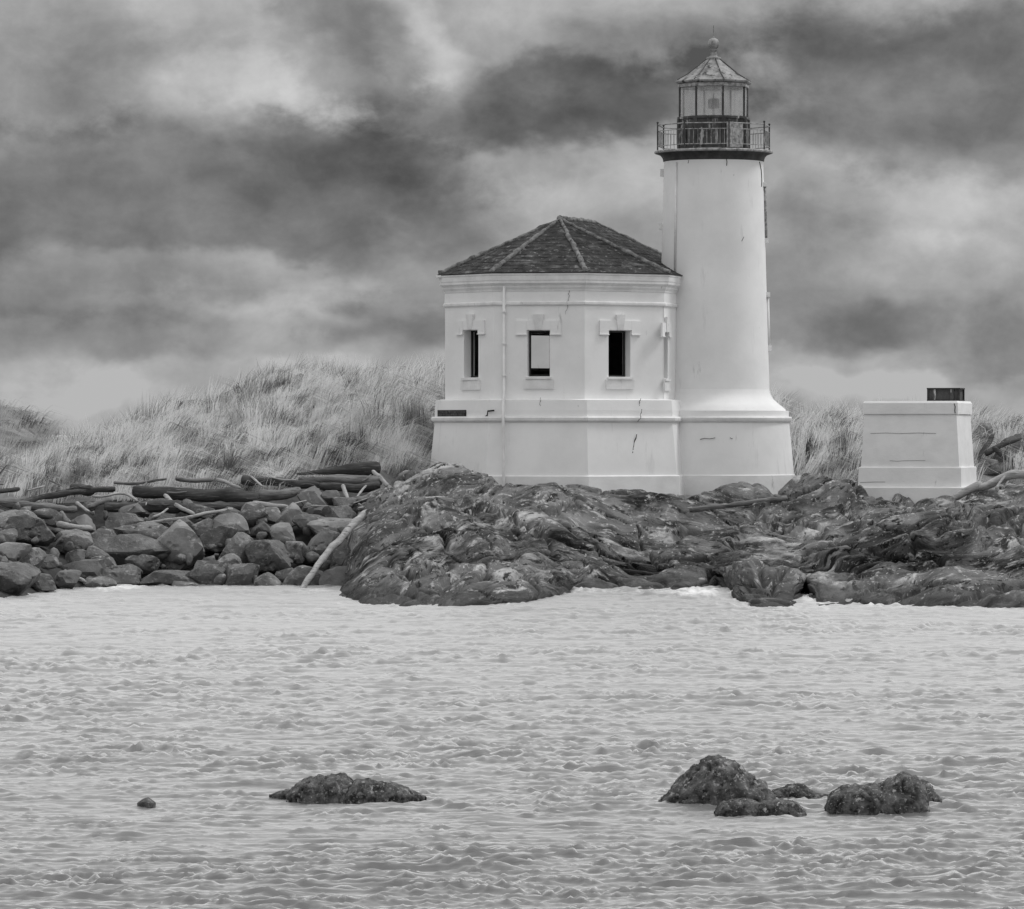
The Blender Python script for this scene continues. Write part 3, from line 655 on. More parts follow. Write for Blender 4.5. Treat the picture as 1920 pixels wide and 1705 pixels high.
mb = MB(); mb.lathe(T, [(rt(93.2), zt(304)), (rt(95), zt(302.5)), (rt(95), zt(300)), (rt(96.5), zt(296)), (rt(100), zt(292)), (rt(106), zt(289.5)), (rt(108), zt(289))], 72); smooth_angle(mb.build('gallery_cornice', M['cavetto'], LH))
mb = MB(); mb.lathe(T, [(rt(108.5), zt(289)), (rt(111), zt(288)), (rt(111.5), zt(285.5)), (rt(110), zt(284))], 72); smooth_angle(mb.build('gallery_floor', M['iron_light'], LH))
# lantern parapet
par = None
mb = MB(); mb.rings([octr(rt(67.5), zt(284.2)), octr(rt(67.5), zt(223))]); par = mb.build('lantern_parapet', M['iron'], LH)
for k in range(8):
    a0 = np.array(octr(rt(67.5), 0)[k]); a1 = np.array(octr(rt(67.5), 0)[(k+1) % 8]); t = (a1-a0); L_ = np.linalg.norm(t); t /= L_; n = np.array([t[1], -t[0], 0]); c = (a0+a1)/2
    mb = MB(); mb.tube([a0+np.array([0, 0, zt(283)]), a0+np.array([0, 0, zt(224)])], .06, 8); mb.build('pilaster', M['iron'], par)
    if k == 0:        # iron door with frame and hinges
        mb = MB(); mb.box(c+n*.02+np.array([0, 0, zt(256)]), L_*.74, .04, (zt(233)-zt(280)), t, n); dr = mb.build('door', M['iron_light'], par)
    else:
        for sx in (-.25, .25):
            mb = MB(); mb.box(c+t*L_*sx*.84+n*.012+np.array([0, 0, zt(259)]), L_*.36, .03, (zt(243)-zt(277)), t, n); mb.build('panel', M['iron'], par)
mb = MB(); mb.rings([octr(rt(67.8), zt(226)), octr(rt(70.5), zt(225)), octr(rt(70.5), zt(221)), octr(rt(66), zt(220))], True, True); mb.build('lantern_sill', M['iron'], par)
mb = MB(); mb.rings([octr(rt(67.8), zt(284.1)), octr(rt(71), zt(283.8)), octr(rt(71), zt(281.5)), octr(rt(67.8), zt(280.5))], False, False); mb.build('base_rim', M['iron_light'], par)
# glazing
mb = MB(); mb.rings([octr(rt(67), zt(166)), octr(rt(69), zt(165)), octr(rt(69), zt(159)), octr(rt(62), zt(158))], False, False); gl = mb.build('glazing_head', M['iron_light'], LH)
mm = MB(); mm.tube([(0, 0, zt(220.4)), (0, 0, zt(165.2))], .038, 8)
for k in range(8):
    a0 = np.array(octr(rt(65.5), 0)[k]); a1 = np.array(octr(rt(65.5), 0)[(k+1) % 8])
    mb = MB(); mb.tube([a0+np.array([0, 0, zt(220.3)]), a0+np.array([0, 0, zt(165.3)])], .036, 8); mb.build('mullion', M['iron'], gl)
    t = (a1-a0); L_ = np.linalg.norm(t); t /= L_; n = np.array([t[1], -t[0], 0])
    mb = MB(); mb.box((a0+a1)/2-n*.0+np.array([0, 0, (zt(220.2)+zt(165.4))/2]), L_-.06, .008, zt(165.4)-zt(220.2), t, n); mb.build('pane', M['glass'], gl)
# lantern roof
mb = MB(); mb.rings([octr(rt(64), zt(158.5)), octr(rt(71), zt(158)), octr(rt(73.5), zt(156)), octr(rt(74), zt(153.5)), octr(rt(71), zt(152)), octr(rt(50), zt(140)), octr(rt(30), zt(124.5)), octr(rt(12.5), zt(111))]); lr = mb.build('lantern_roof', M['cap'], LH)
for k in range(8):
    mb = MB(); pts = [np.array(octr(rt(r_), zt(y_))[k]) for r_, y_ in ((72, 152.3), (50, 139.8), (30, 124.2), (12.5, 110.5))]; mb.tube(pts, [.024, .022, .02, .018], 6); mb.build('roof_rib', M['iron'], lr)
mb = MB(); mb.lathe(T, [(rt(13.5), zt(112)), (rt(14), zt(110)), (rt(13), zt(107.5)), (rt(8), zt(106.5)), (rt(6.6), zt(104)), (rt(7), zt(101)), (rt(5.6), zt(100)), (rt(5.6), zt(97)), (rt(7), zt(96)), (rt(7.4), zt(94)), (rt(6), zt(93)), (rt(6.4), zt(91.5)), (rt(9), zt(89)), (rt(10.6), zt(84.5)), (rt(10.8), zt(82)), (rt(10), zt(78)), (rt(7.5), zt(74)), (rt(4), zt(72.2)), (rt(1.2), zt(71.5)), (rt(.9), zt(60)), (rt(.5), zt(48))], 20); smooth_angle(mb.build('vent_ball', M['cap'], lr), 50)
# gallery railing
RR = rt(108.5)
rail = None
mb = MB()
for k in range(8):
    p, q = np.array(octr(RR, zt(236.5))[k]), np.array(octr(RR, zt(236.5))[(k+1) % 8]); mb.tube([p, q], .018, 6)
rail = mb.build('railing', M['iron_light'], LH)
for zz in (247.5, 275.5):
    mb = MB()
    for k in range(8):
        p, q = np.array(octr(RR, zt(zz))[k]), np.array(octr(RR, zt(zz))[(k+1) % 8]); mb.tube([p, q], .014, 6)
    mb.build('rail', M['iron_light'], rail)
for k in range(8):
    p = np.array(octr(RR, 0)[k]); mb = MB(); mb.tube([p+np.array([0, 0, zt(284.5)]), p+np.array([0, 0, zt(233)])], .024, 8); mb.lathe(p, [(.01, zt(233.5)), (.036, zt(232.3)), (.036, zt(231)), (.01, zt(230))], 8); mb.build('rail_post', M['iron'], rail)
bal = None
for k in range(8):
    p, q = np.array(octr(RR, 0)[k]), np.array(octr(RR, 0)[(k+1) % 8])
    for j in range(1, 10):
        c = p*(1-j/10)+q*j/10; c[2] = zt(275.5)
        if bal is None:
            mb = MB(); mb.tube([c, c+np.array([0, 0, zt(247.5)-zt(275.5)])], .0085, 5); bal = mb.build('baluster', M['iron_light'], rail); bm0 = c
        else:
            o = bal.copy(); o.location = Vector(c-bm0); link(o, rail)
# conduits on the shaft
def shaft_pt(deg, py, out=.03):
    r = rt(np.interp(py, [300, 320, 500, 690, 741], [93, 93.5, 98, 103.5, 105]))+out; return (T[0]+r*math.sin(R(deg)), T[1]-r*math.cos(R(deg)), zt(py))
mb = MB(); mb.tube([shaft_pt(-49.5, 308), shaft_pt(-48.3, 515)], .035, 8); mb.build('conduit', M['trim'], LH, True)
mb = MB(); mb.tube([shaft_pt(82, 346, .03), shaft_pt(82, 450, .03)], .05, 8); mb.build('conduit', M['iron_light'], LH, True)
mb = MB(); mb.tube([shaft_pt(84, 556, .03), shaft_pt(84, 655, .03)], .045, 8); mb.build('conduit', M['trim'], LH, True)
for deg, py, hh in ((80, 347, 8), (83, 452, 9), (83, 553, 9), (85, 653, 10), (-92, 324, 14), (-92, 425, 12)):
    c = np.array(shaft_pt(deg, py, .03)); mb = MB(); mb.box(c, .16, .16, hh/ST); mb.build('bracket', M['trim'], LH)
def shaft_crack(pts, r):
    mb = MB(); mb.tube([shaft_pt(d_, y_, .002) for d_, y_ in pts], r, 5); mb.build('crack', M['black'], LH)
shaft_crack([(12.5, 304), (13, 309), (12.5, 316)], .012); shaft_crack([(-32, 305), (-33, 311)], .01); shaft_crack([(64, 306), (69, 322), (70, 340), (69, 352)], .02); shaft_crack([(33, 448), (30, 456)], .008)
def plinth_crack(pts, r=.009):
    mb = MB(); mb.tube([(T[0]+rt(x-1338), T[1]-math.sqrt(rt(145)**2-rt(x-1338)**2)-.02, zt(y)) for x, y in pts], r, 5); mb.build('crack', M['black'], LH)
plinth_crack([(1307, 824), (1315, 822), (1325, 823), (1335, 821)]); plinth_crack([(1362, 821), (1367, 823)])

# beacon standing inside the lantern
bt = empty('beacon_lamp', (T[0], T[1], zt(219.6)))
tag(bt, 'small dark square beacon lamp on a thin post behind the lantern glass', 'lamp')
mb = MB(); mb.lathe(T, [(.22, zt(222.8)), (.22, zt(219.6)), (.035, zt(218.5)), (.035, zt(203.5))], 12); mb.build('stand', M['iron_light'], bt)
mb = MB(); mb.rings([octr(.16, zt(203.6), 22.5), octr(.19, zt(202), 22.5), octr(.19, zt(187), 22.5), octr(.12, zt(185), 22.5)]); mb.build('lamp_body', M['dark'], bt)
mb = MB(); mb.tube([(T[0], T[1], zt(185.2)), (T[0], T[1], zt(176))], .012, 6); mb.build('lamp_wire', M['dark'], bt)

# ================================================================== concrete pedestal on the right
def pedestal():
    D0 = 148.2; c2 = np.array([(1721-CX)*(D0+1.7)/F, D0+1.7]); phi = R(14)
    ax = np.array([math.cos(phi), -math.sin(phi)]); ay = np.array([math.sin(phi), math.cos(phi)])
    sc = F/(D0+.2)
    root = empty('concrete_pedestal', (c2[0], c2[1], 1.6)); tag(root, 'squat white concrete pedestal with a dark louvred box on its flat top', 'pedestal')
    zz = lambda y: Zof(y, D0+.2)
    # visible width of a square of half size h turned by phi = 2h(cos+sin)
    hs = lambda w: w/sc/(2*(math.cos(phi)+math.sin(phi)))
    def sq(w, z): h = hs(w); return [(c2[0]+ax[0]*i*h+ay[0]*j*h, c2[1]+ax[1]*i*h+ay[1]*j*h, z) for i, j in ((-1, -1), (1, -1), (1, 1), (-1, 1))]
    mb = MB(); mb.rings([sq(226, zz(878)), sq(211, zz(777)), sq(209, zz(774))], False, True); mb.build('body', M['concrete'], root)
    mb = MB(); mb.rings([sq(218, zz(776.5)), sq(218, zz(756)), sq(211, zz(752))], True, True); mb.build('cap', M['concrete'], root)
    mb = MB(); mb.rings([sq(238, zz(925)), sq(235, zz(877.5)), sq(232, zz(876))], False, True); mb.build('step', M['concrete'], root)
    mb = MB(); mb.rings([sq(270, 1.2), sq(264, zz(915)), sq(258, zz(913))], False, True); mb.build('footing', M['concrete'], root)
    bc = np.array([(1773.5-CX)*(D0+1.6)/F, D0+1.6]); hw = 33.5/F*(D0+1.6)*.92; hd = .5
    def b3(i, j, z): q = bc+ax*i+ay*j; return np.array([q[0], q[1], z])
    z0, z1 = zz(752)-.03, zz(727); a3 = np.array([ax[0], ax[1], 0]); y3 = np.array([ay[0], ay[1], 0])
    mb = MB(); mb.box(b3(0, 0, (z0+z1)/2), 2*hw-.1, 2*hd-.1, z1-z0-.06, a3, y3); bx = mb.build('louvre_box', M['inside'], root)
    for i, j, w_ in ((-1, -1, .05), (1, -1, .05), (1, 1, .05), (-1, 1, .05), (-.62, -1, .1), (.58, -1, .1)):
        mb = MB(); mb.box(b3(i*(hw-w_/2), j*(hd-.025), (z0+z1)/2), w_, .05, z1-z0-.08, a3, y3); mb.build('post', M['dark'] if abs(i) == 1 else M['iron'], bx)
    mb = MB(); mb.box(b3(0, 0, z1-.02), 2*hw+.02, 2*hd+.02, .04, a3, y3); mb.build('lid', M['dark'], bx)
    mb = MB(); mb.box(b3(0, 0, z0+.045), 2*hw+.01, 2*hd+.01, .05, a3, y3); mb.build('base_rail', M['dark'], bx)
    # board joints and a rusty crack
    def fr(px, py, w):
        h = hs(w); o_ = c2-ay*h-ay*.001; dx = (px-CX)/F; n = -ay; d = o_.dot(n)/(n[0]*dx+n[1]); return np.array([dx*d, d, Zof(py, d)])
    for pts, w, r_ in (([(1632, 813), (1660, 812), (1690, 813), (1723, 812), (1755, 813)], 217.4, .0045), ([(1668, 864), (1683, 865), (1700, 864), (1735, 864)], 224.6, .0045), ([(1612, 905), (1640, 904), (1660, 904)], 237.6, .0045)):
        mb = MB(); mb.tube([fr(x, y, w) for x, y in pts], r_, 5); mb.build('joint', M['black'], root)
    mb = MB(); mb.tube([fr(x, y, 218.8) for x, y in ((1789, 757), (1791, 763), (1790, 770), (1791, 775))], .014, 5); mb.build('crack', M['black'], root)
pedestal()

# ================================================================== stones
_ico = {}
def ico(sub):
    if sub not in _ico:
        import bmesh
        bm = bmesh.new(); bmesh.ops.create_icosphere(bm, subdivisions=sub, radius=1)
        _ico[sub] = (np.array([v.co[:] for v in bm.verts]), np.array([[v.index for v in f.verts] for f in bm.faces])); bm.free()
    return _ico[sub]
def stone(px, py, w, h, seed, d=None, poly=None, depth=.85, sub=4, m='boulder', name='boulder', tone=1.25, rough=.035):
    """angular stone: a ball cut by planes. w, h in photo pixels; poly = its outline there (convex)"""
    rs = np.random.RandomState(seed); d = bank_point(px, py) if d is None else d
    c = P(px, py, d); k = d/F; W, Hh = w*k/2, h*k/2
    dirs, faces = ico(sub)
    pl = []
    if poly:
        q = [((x-px)*k, -(y-py)*k) for x, y in poly]; n = len(q)
        ar = sum(q[i][0]*q[(i+1) % n][1]-q[(i+1) % n][0]*q[i][1] for i in range(n))
        if ar < 0: q = q[::-1]
        for i in range(n):
            (x0, z0), (x1, z1) = q[i], q[(i+1) % n]; e = np.array([x1-x0, z1-z0]); nn = np.array([e[1], -e[0]]); nn /= np.linalg.norm(nn)+1e-9
            tilt = rs.uniform(-.25, .45); v3 = np.array([nn[0], -tilt, nn[1]]); dist = nn.dot((x0, z0)); pl.append((v3/np.linalg.norm(v3), max(dist, .05)/np.linalg.norm(v3)))
        sz = (W+Hh)/2
        for a, b in ((rs.uniform(-.35, .35), rs.uniform(.05, .5)), (rs.uniform(-.6, .6), rs.uniform(-.5, .2))):
            v3 = np.array([a, -1, b]); v3 /= np.linalg.norm(v3); pl.append((v3, sz*depth*rs.uniform(.62, .9)))
        v3 = np.array([0, 1, 0]); pl.append((v3, sz*depth)); S = np.ones(3)
    else:
        S = np.array([W, (W+Hh)/2*depth*1.1, Hh])
        for i in range(13):
            v3 = rs.normal(size=3); v3 /= np.linalg.norm(v3); pl.append((v3, rs.uniform(.60, .95)))
        v3 = np.array([rs.uniform(-.4, .4), -1, rs.uniform(.1, .7)]); v3 /= np.linalg.norm(v3); pl.append((v3, .72))
    rad = np.full(len(dirs), 1e9)
    inv = np.zeros(len(dirs))
    for v3, dist in pl:
        dt = np.maximum(dirs.dot(v3), 1e-3); inv += (dt/dist)**80           # smooth minimum keeps edges slightly worn
    rad = inv**(-1/80.); rad = np.minimum(rad, 1.4 if not poly else 10)
    pts = dirs*rad[:, None]*S
    size = (W+Hh)/2
    nz = fbm(pts/size*1.3+seed*3.7, 5, .55)*rough*1.8*size-.10*size*np.exp(-(pn(pts/size*1.1+seed)/.03)**2)*(rs.rand() < .5)
    pts = pts+dirs*nz[:, None]
    o = mk(name, pts+c, faces, M[m], smooth=False, origin=c); smooth_angle(o, 15)
    tone_attr(o, np.full(len(pts), tone*rs.uniform(.7, 1.4)))
    return o
BG = 'riprap boulders heaped along the bank'
named = [
 (335, 1025, 110, 95, [(280, 1022), (296, 1008), (312, 990), (330, 978), (346, 979), (362, 1000), (386, 1050), (352, 1072), (330, 1071), (300, 1066), (287, 1050)], 'boulder_pale', 'largest pale flat-faced riprap boulder with a pointed top in the heaped bank'),
 (505, 1042, 108, 62, [(453, 1026), (470, 1014), (512, 1012), (535, 1034), (556, 1050), (540, 1062), (500, 1074), (480, 1074), (464, 1055)], 'boulder', 'broad dark smooth-faced boulder at mid height of the heaped bank'),
 (583, 935, 62, 52, [(556, 930), (575, 917), (590, 916), (604, 930), (618, 945), (600, 962), (582, 965), (566, 945)], 'boulder_pale', 'pale faceted boulder sticking up among the driftwood logs atop the bank'),
 (540, 970, 58, 48, [(512, 990), (520, 972), (545, 948), (560, 950), (570, 966), (555, 985), (535, 994)], 'boulder_pale', 'pale tilted boulder just below the faceted one under the driftwood'),
 (597, 1024, 78, 64, [(560, 1050), (572, 1030), (590, 1005), (612, 992), (632, 998), (628, 1020), (606, 1050), (580, 1058)], 'boulder_pale', 'pale slanting boulder directly behind the middle of the leaning pole'),
 (575, 1086, 98, 44, [(525, 1102), (540, 1080), (562, 1060), (582, 1062), (605, 1072), (625, 1095), (620, 1110), (540, 1110)], 'boulder', 'wedge-topped dark boulder standing in the water behind the foot of the leaning pole'),
 (28, 1090, 110, 60, [(-30, 1070), (0, 1063), (40, 1064), (66, 1080), (62, 1092), (40, 1110), (-20, 1128), (-40, 1110)], 'boulder', 'large dark slab-like boulder reaching furthest out into the water'),
 (55, 993, 105, 56, [(5, 992), (18, 972), (55, 966), (78, 974), (104, 1006), (90, 1018), (48, 1020), (12, 1008)], 'boulder', 'mottled boulder with a dark hollow directly below the long pale log'),
 (138, 1018, 78, 46, [(104, 1014), (116, 1000), (145, 998), (172, 1006), (174, 1024), (160, 1036), (120, 1036), (102, 1030)], 'boulder', 'rounded boulder below the short pale log stub'),
 (90, 1050, 38, 26, None, 'boulder_pale', 'small smooth rounded boulder lodged in a dark gap above the slab-like boulder'),
 (495, 994, 52, 38, [(468, 1006), (476, 992), (494, 978), (508, 990), (518, 1008), (495, 1010)], 'boulder', 'small peaked boulder perched on the broad dark smooth-faced boulder'),
 (405, 1010, 74, 56, [(372, 1014), (385, 998), (420, 985), (440, 990), (436, 1010), (425, 1032), (398, 1036), (378, 1030)], 'boulder', 'square-faced grey boulder right of the largest pale pointed boulder'),
 (450, 1082, 66, 44, [(420, 1094), (430, 1066), (460, 1056), (484, 1058), (480, 1074), (470, 1100), (440, 1104)], 'boulder', 'low notched boulder at the water beside the broad dark smooth-faced boulder'),
 (312, 1086, 124, 38, [(252, 1098), (275, 1080), (295, 1070), (340, 1072), (368, 1084), (375, 1102), (260, 1104)], 'boulder', 'long low boulder lying in the water under the largest pale pointed boulder'),
]
for k, (x, y, w, h, poly, m, lab) in enumerate(named):
    tag(stone(x, y, w, h, 100+k, poly=poly, m=m), lab, 'boulder', BG)
plain = [(25, 1038, 70, 52), (232, 985, 62, 48), (276, 1002, 80, 48), (240, 1038, 104, 52), (167, 1072, 64, 44), (222, 1078, 86, 42), (381, 992, 42, 36), (82, 1092, 42, 34), (122, 1086, 50, 36), (58, 1050, 56, 50), (387, 1077, 56, 42),
         (142, 1046, 34, 32), (440, 994, 60, 48), (445, 1040, 56, 50), (395, 1080, 62, 42), (642, 966, 50, 32), (620, 988, 80, 36), (552, 1030, 42, 34), (648, 1046, 62, 74), (642, 948, 38, 28), (622, 934, 40, 26), (500, 1094, 52, 24), (578, 984, 50, 32), (668, 1066, 44, 56), (640, 1092, 50, 36),
         (200, 1012, 46, 36), (180, 1045, 44, 34), (300, 975, 56, 30), (345, 985, 46, 26), (470, 970, 60, 34), (430, 966, 50, 30), (380, 962, 50, 28), (510, 965, 42, 30), (10, 1010, 50, 36), (20, 975, 60, 34), (100, 972, 50, 30), (150, 985, 50, 30), (270, 1056, 50, 36), (200, 1060, 40, 30), (420, 1060, 40, 30), (530, 1004, 44, 32), (660, 1010, 40, 44), (690, 985, 36, 44),
         (-40, 1040, 70, 56), (-60, 990, 70, 50), (-95, 1085, 90, 60), (545, 1085, 40, 30), (600, 960, 40, 30), (250, 960, 50, 26), (665, 1098, 46, 26), (350, 1100, 50, 20), (180, 1095, 46, 20)]
def gen_label(x, y, pale):
    c = 'pale grey' if pale else 'dark grey'
    if x > 595: return f'{c} angular riprap boulder heaped beside the leaning pole'
    if y > 1068: return f'{c} angular riprap boulder at the water\'s edge of the heaped bank'
    if y < 992: return f'{c} angular riprap boulder at the top of the heaped bank, directly under the driftwood'
    return f'{c} angular riprap boulder wedged at mid height of the heaped bank'
for k, (x, y, w, h) in enumerate(plain):
    tag(stone(x, y, w*1.22, h*1.25, 300+k, sub=4 if w > 70 else 3, m='boulder' if k % 4 else 'boulder_pale'), gen_label(x, y, k % 4 == 0), 'boulder', BG)

# ---- rocks standing in the river
def sea_rock(outline, wy, seed, label, thick=.8, lumps=.9, rough=.13):
    """outline: top edge in photo pixels from left to right; wy: row of the near water line"""
    xs = np.array([p[0] for p in outline], float); ys = np.array([p[1] for p in outline], float)
    nu, nv = 90, 44
    d = dwater(wy); k = d/F
    hmax = (wy-ys.min())*k; half = thick*hmax*.8+.12
    d0 = d+half; k = d0/F
    u = np.linspace(0, 1, nu); px = xs[0]+(xs[-1]-xs[0])*(.5-.5*np.cos(np.pi*u))
    top = np.interp(px, xs, ys)
    Ht = np.maximum(H-(top-HY)*d0/F, .0)+.005
    ph = np.linspace(-.35, np.pi+.35, nv)[:, None]
    Wd = half*(np.clip(Ht/(hmax+.01), 0, 1)**.45*.85+.15)
    X = ((px-CX)*k)[None]+0*ph; s = np.sign(np.sin(ph))*np.abs(np.sin(ph))**.75
    Z = np.where(s >= 0, s*Ht[None], s*.5); Y = d0-np.cos(ph)*Wd[None]
    G = np.stack([X, Y, Z], -1); n = grid_normals(G); cen = G.mean((0, 1)); out = G-cen
    sg = np.sign((n*out).sum(-1)); n = n*np.where(sg == 0, 1, sg)[..., None]
    q = G/hmax+seed*5.1
    hN = rough*hmax*(.9*fbm(q*2.0, 4)+lumps*ridged(q*2.6, 4, .55)-.9*np.exp(-(pn(q*1.8+8)/.05)**2)+.22*ridged(q*7, 3, .55))
    G = G+n*hN[..., None]
    f = np.concatenate([gridfaces(nv, nu)]); o = mk('sea_rock', G.reshape(-1, 3), f, M['searock'], smooth=True, origin=(cen[0], cen[1], 0)); tag(o, label, 'rock', 'rocks standing in the river'); return o
sea_rock([(1238, 1507), (1262, 1487), (1280, 1464), (1305, 1444), (1330, 1429), (1348, 1424), (1362, 1428), (1385, 1442), (1410, 1461), (1430, 1476), (1440, 1495), (1446, 1508)], 1512, 1, 'tall cone-shaped dark speckled rock rising from the river, largest of the river rocks')
sea_rock([(1342, 1524), (1350, 1508), (1375, 1502), (1400, 1500), (1422, 1508), (1440, 1503), (1460, 1500), (1490, 1506), (1510, 1523)], 1528, 2, 'low two-lobed wet rock in front of the tall cone-shaped river rock', .9, .8)
sea_rock([(1440, 1494), (1452, 1483), (1470, 1479), (1480, 1472), (1505, 1472), (1520, 1485), (1532, 1491), (1560, 1494)], 1497, 3, 'small flat-topped rock behind and between the cone-shaped and the knobbed river rock', .8)
sea_rock([(1550, 1521), (1560, 1490), (1580, 1478), (1600, 1474), (1650, 1476), (1665, 1466), (1680, 1460), (1695, 1453), (1715, 1460), (1730, 1475), (1737, 1521)], 1525, 4, 'long dark pitted rock with a knob at one end standing in the river', .7, .9, .09)
sea_rock([(1705, 1500), (1720, 1466), (1740, 1469), (1750, 1485), (1764, 1504)], 1507, 5, 'small sloping rock tucked behind the knobbed end of the long pitted rock', .8)
sea_rock([(538, 1498), (555, 1476), (580, 1462), (600, 1459), (612, 1463), (622, 1456), (645, 1455), (655, 1463), (664, 1474), (672, 1496)], 1501, 6, 'humped dark rock touching a long low rock in the river', .9)
sea_rock([(642, 1499), (655, 1480), (668, 1466), (690, 1464), (710, 1469), (735, 1471), (760, 1479), (780, 1488), (796, 1498)], 1502, 7, 'long low rock tapering to the water beside the humped dark rock', .9)
sea_rock([(505, 1493), (520, 1487), (540, 1481), (552, 1490)], 1494, 8, 'thin sliver of wet rock barely awash behind the humped dark rock', .9)
sea_rock([(258, 1506), (268, 1499), (278, 1496), (291, 1506)], 1508, 9, 'tiny pointed rock tip standing alone far from the other river rocks', .7, .2, .05)

# ================================================================== driftwood
def wood(pts, rad, label, m='wood', seed=0, d=None, name='driftwood_log', cat='log', grp='driftwood on the bank', n=10, front=0.5, rough=.20):
    """pts: centre line in photo pixels (px, py[, d]); rad: radius in pixels at both ends"""
    rs = np.random.RandomState(seed+50)
    w = []
    for p in pts:
        dd = p[2] if len(p) > 2 else (bank_point(p[0], p[1])-front if d is None else d)
        w.append(P(p[0], p[1], dd))
    w = np.array(w); seg = np.linalg.norm(np.diff(w, axis=0), axis=1); cum = np.concatenate([[0], np.cumsum(seg)]); tot = cum[-1]
    r0, r1 = rad; r0, r1 = r0*w[0][1]/F, r1*w[-1][1]/F
    K = int(np.clip(tot/.10, 10, 70)); t = np.linspace(0, tot, K)
    c = np.stack([np.interp(t, cum, w[:, i]) for i in range(3)], -1)
    for _ in range(2): c[1:-1] = (c[:-2]+2*c[1:-1]+c[2:])/4
    rr = np.interp(t, [0, tot], [r0, r1])
    wob = np.stack([fbm(np.stack([t*.9+seed*7.1, t*0+k_*9.3, t*0], -1), 3) for k_ in range(3)], -1); c = c+wob*np.array([.3, .5, 1.0])*min(r0, r1, .12)*1.1*np.clip(np.minimum(t, tot-t)/.3, 0, 1)[:, None]
    rr = rr*(1+.30*fbm(np.stack([t*1.7+seed*3.3, t*0, t*0+5], -1), 3)+.35*np.clip(pn(np.stack([t*2.2+seed, t*0+3, t*0], -1))-.35, 0, 1))
    ang = np.linspace(0, 2*np.pi, n, endpoint=False)
    V_ = []
    tang = np.gradient(c, axis=0); tang /= np.linalg.norm(tang, axis=1)[:, None]
    ref = np.array([0, 0, 1.]); a = np.cross(tang, ref); bad = np.linalg.norm(a, axis=1) < .2; a[bad] = np.cross(tang[bad], (0, 1., 0)); a /= np.linalg.norm(a, axis=1)[:, None]; b = np.cross(a, tang)
    ring_ = c[:, None]+rr[:, None, None]*(a[:, None]*np.cos(ang)[None, :, None]+b[:, None]*np.sin(ang)[None, :, None])
    per = fbm(np.stack([np.cos(ang)[None]*1.3+0*t[:, None], np.sin(ang)[None]*1.3+0*t[:, None], t[:, None]*1.2+0*ang[None]], -1)+seed*2.3, 3)
    per2 = ridged(np.stack([np.cos(ang)[None]*3+0*t[:, None], np.sin(ang)[None]*3+0*t[:, None], t[:, None]*.5+0*ang[None]], -1)+seed, 2)
    ring_ = ring_+(ring_-c[:, None])*(per*rough*2.2+per2*rough*.7)[..., None]
    ring_[0] = c[0]+(ring_[0]-c[0])*.8; ring_[-1] = c[-1]+(ring_[-1]-c[-1])*.75
    vs = ring_.reshape(-1, 3); fs = [tuple(f) for f in gridfaces(K, n, True)]
    v0, v1 = len(vs), len(vs)+1
    vs = np.concatenate([vs, [c[0]-tang[0]*r0*.2], [c[-1]+tang[-1]*r1*.2]])
    fs += [(i, v0, (i+1) % n) for i in range(n)]+[((K-1)*n+(i+1) % n, v1, (K-1)*n+i) for i in range(n)]
    o = mk(name, vs, fs, M[m], smooth=True, origin=c[0]); tag(o, label, cat, grp); return o
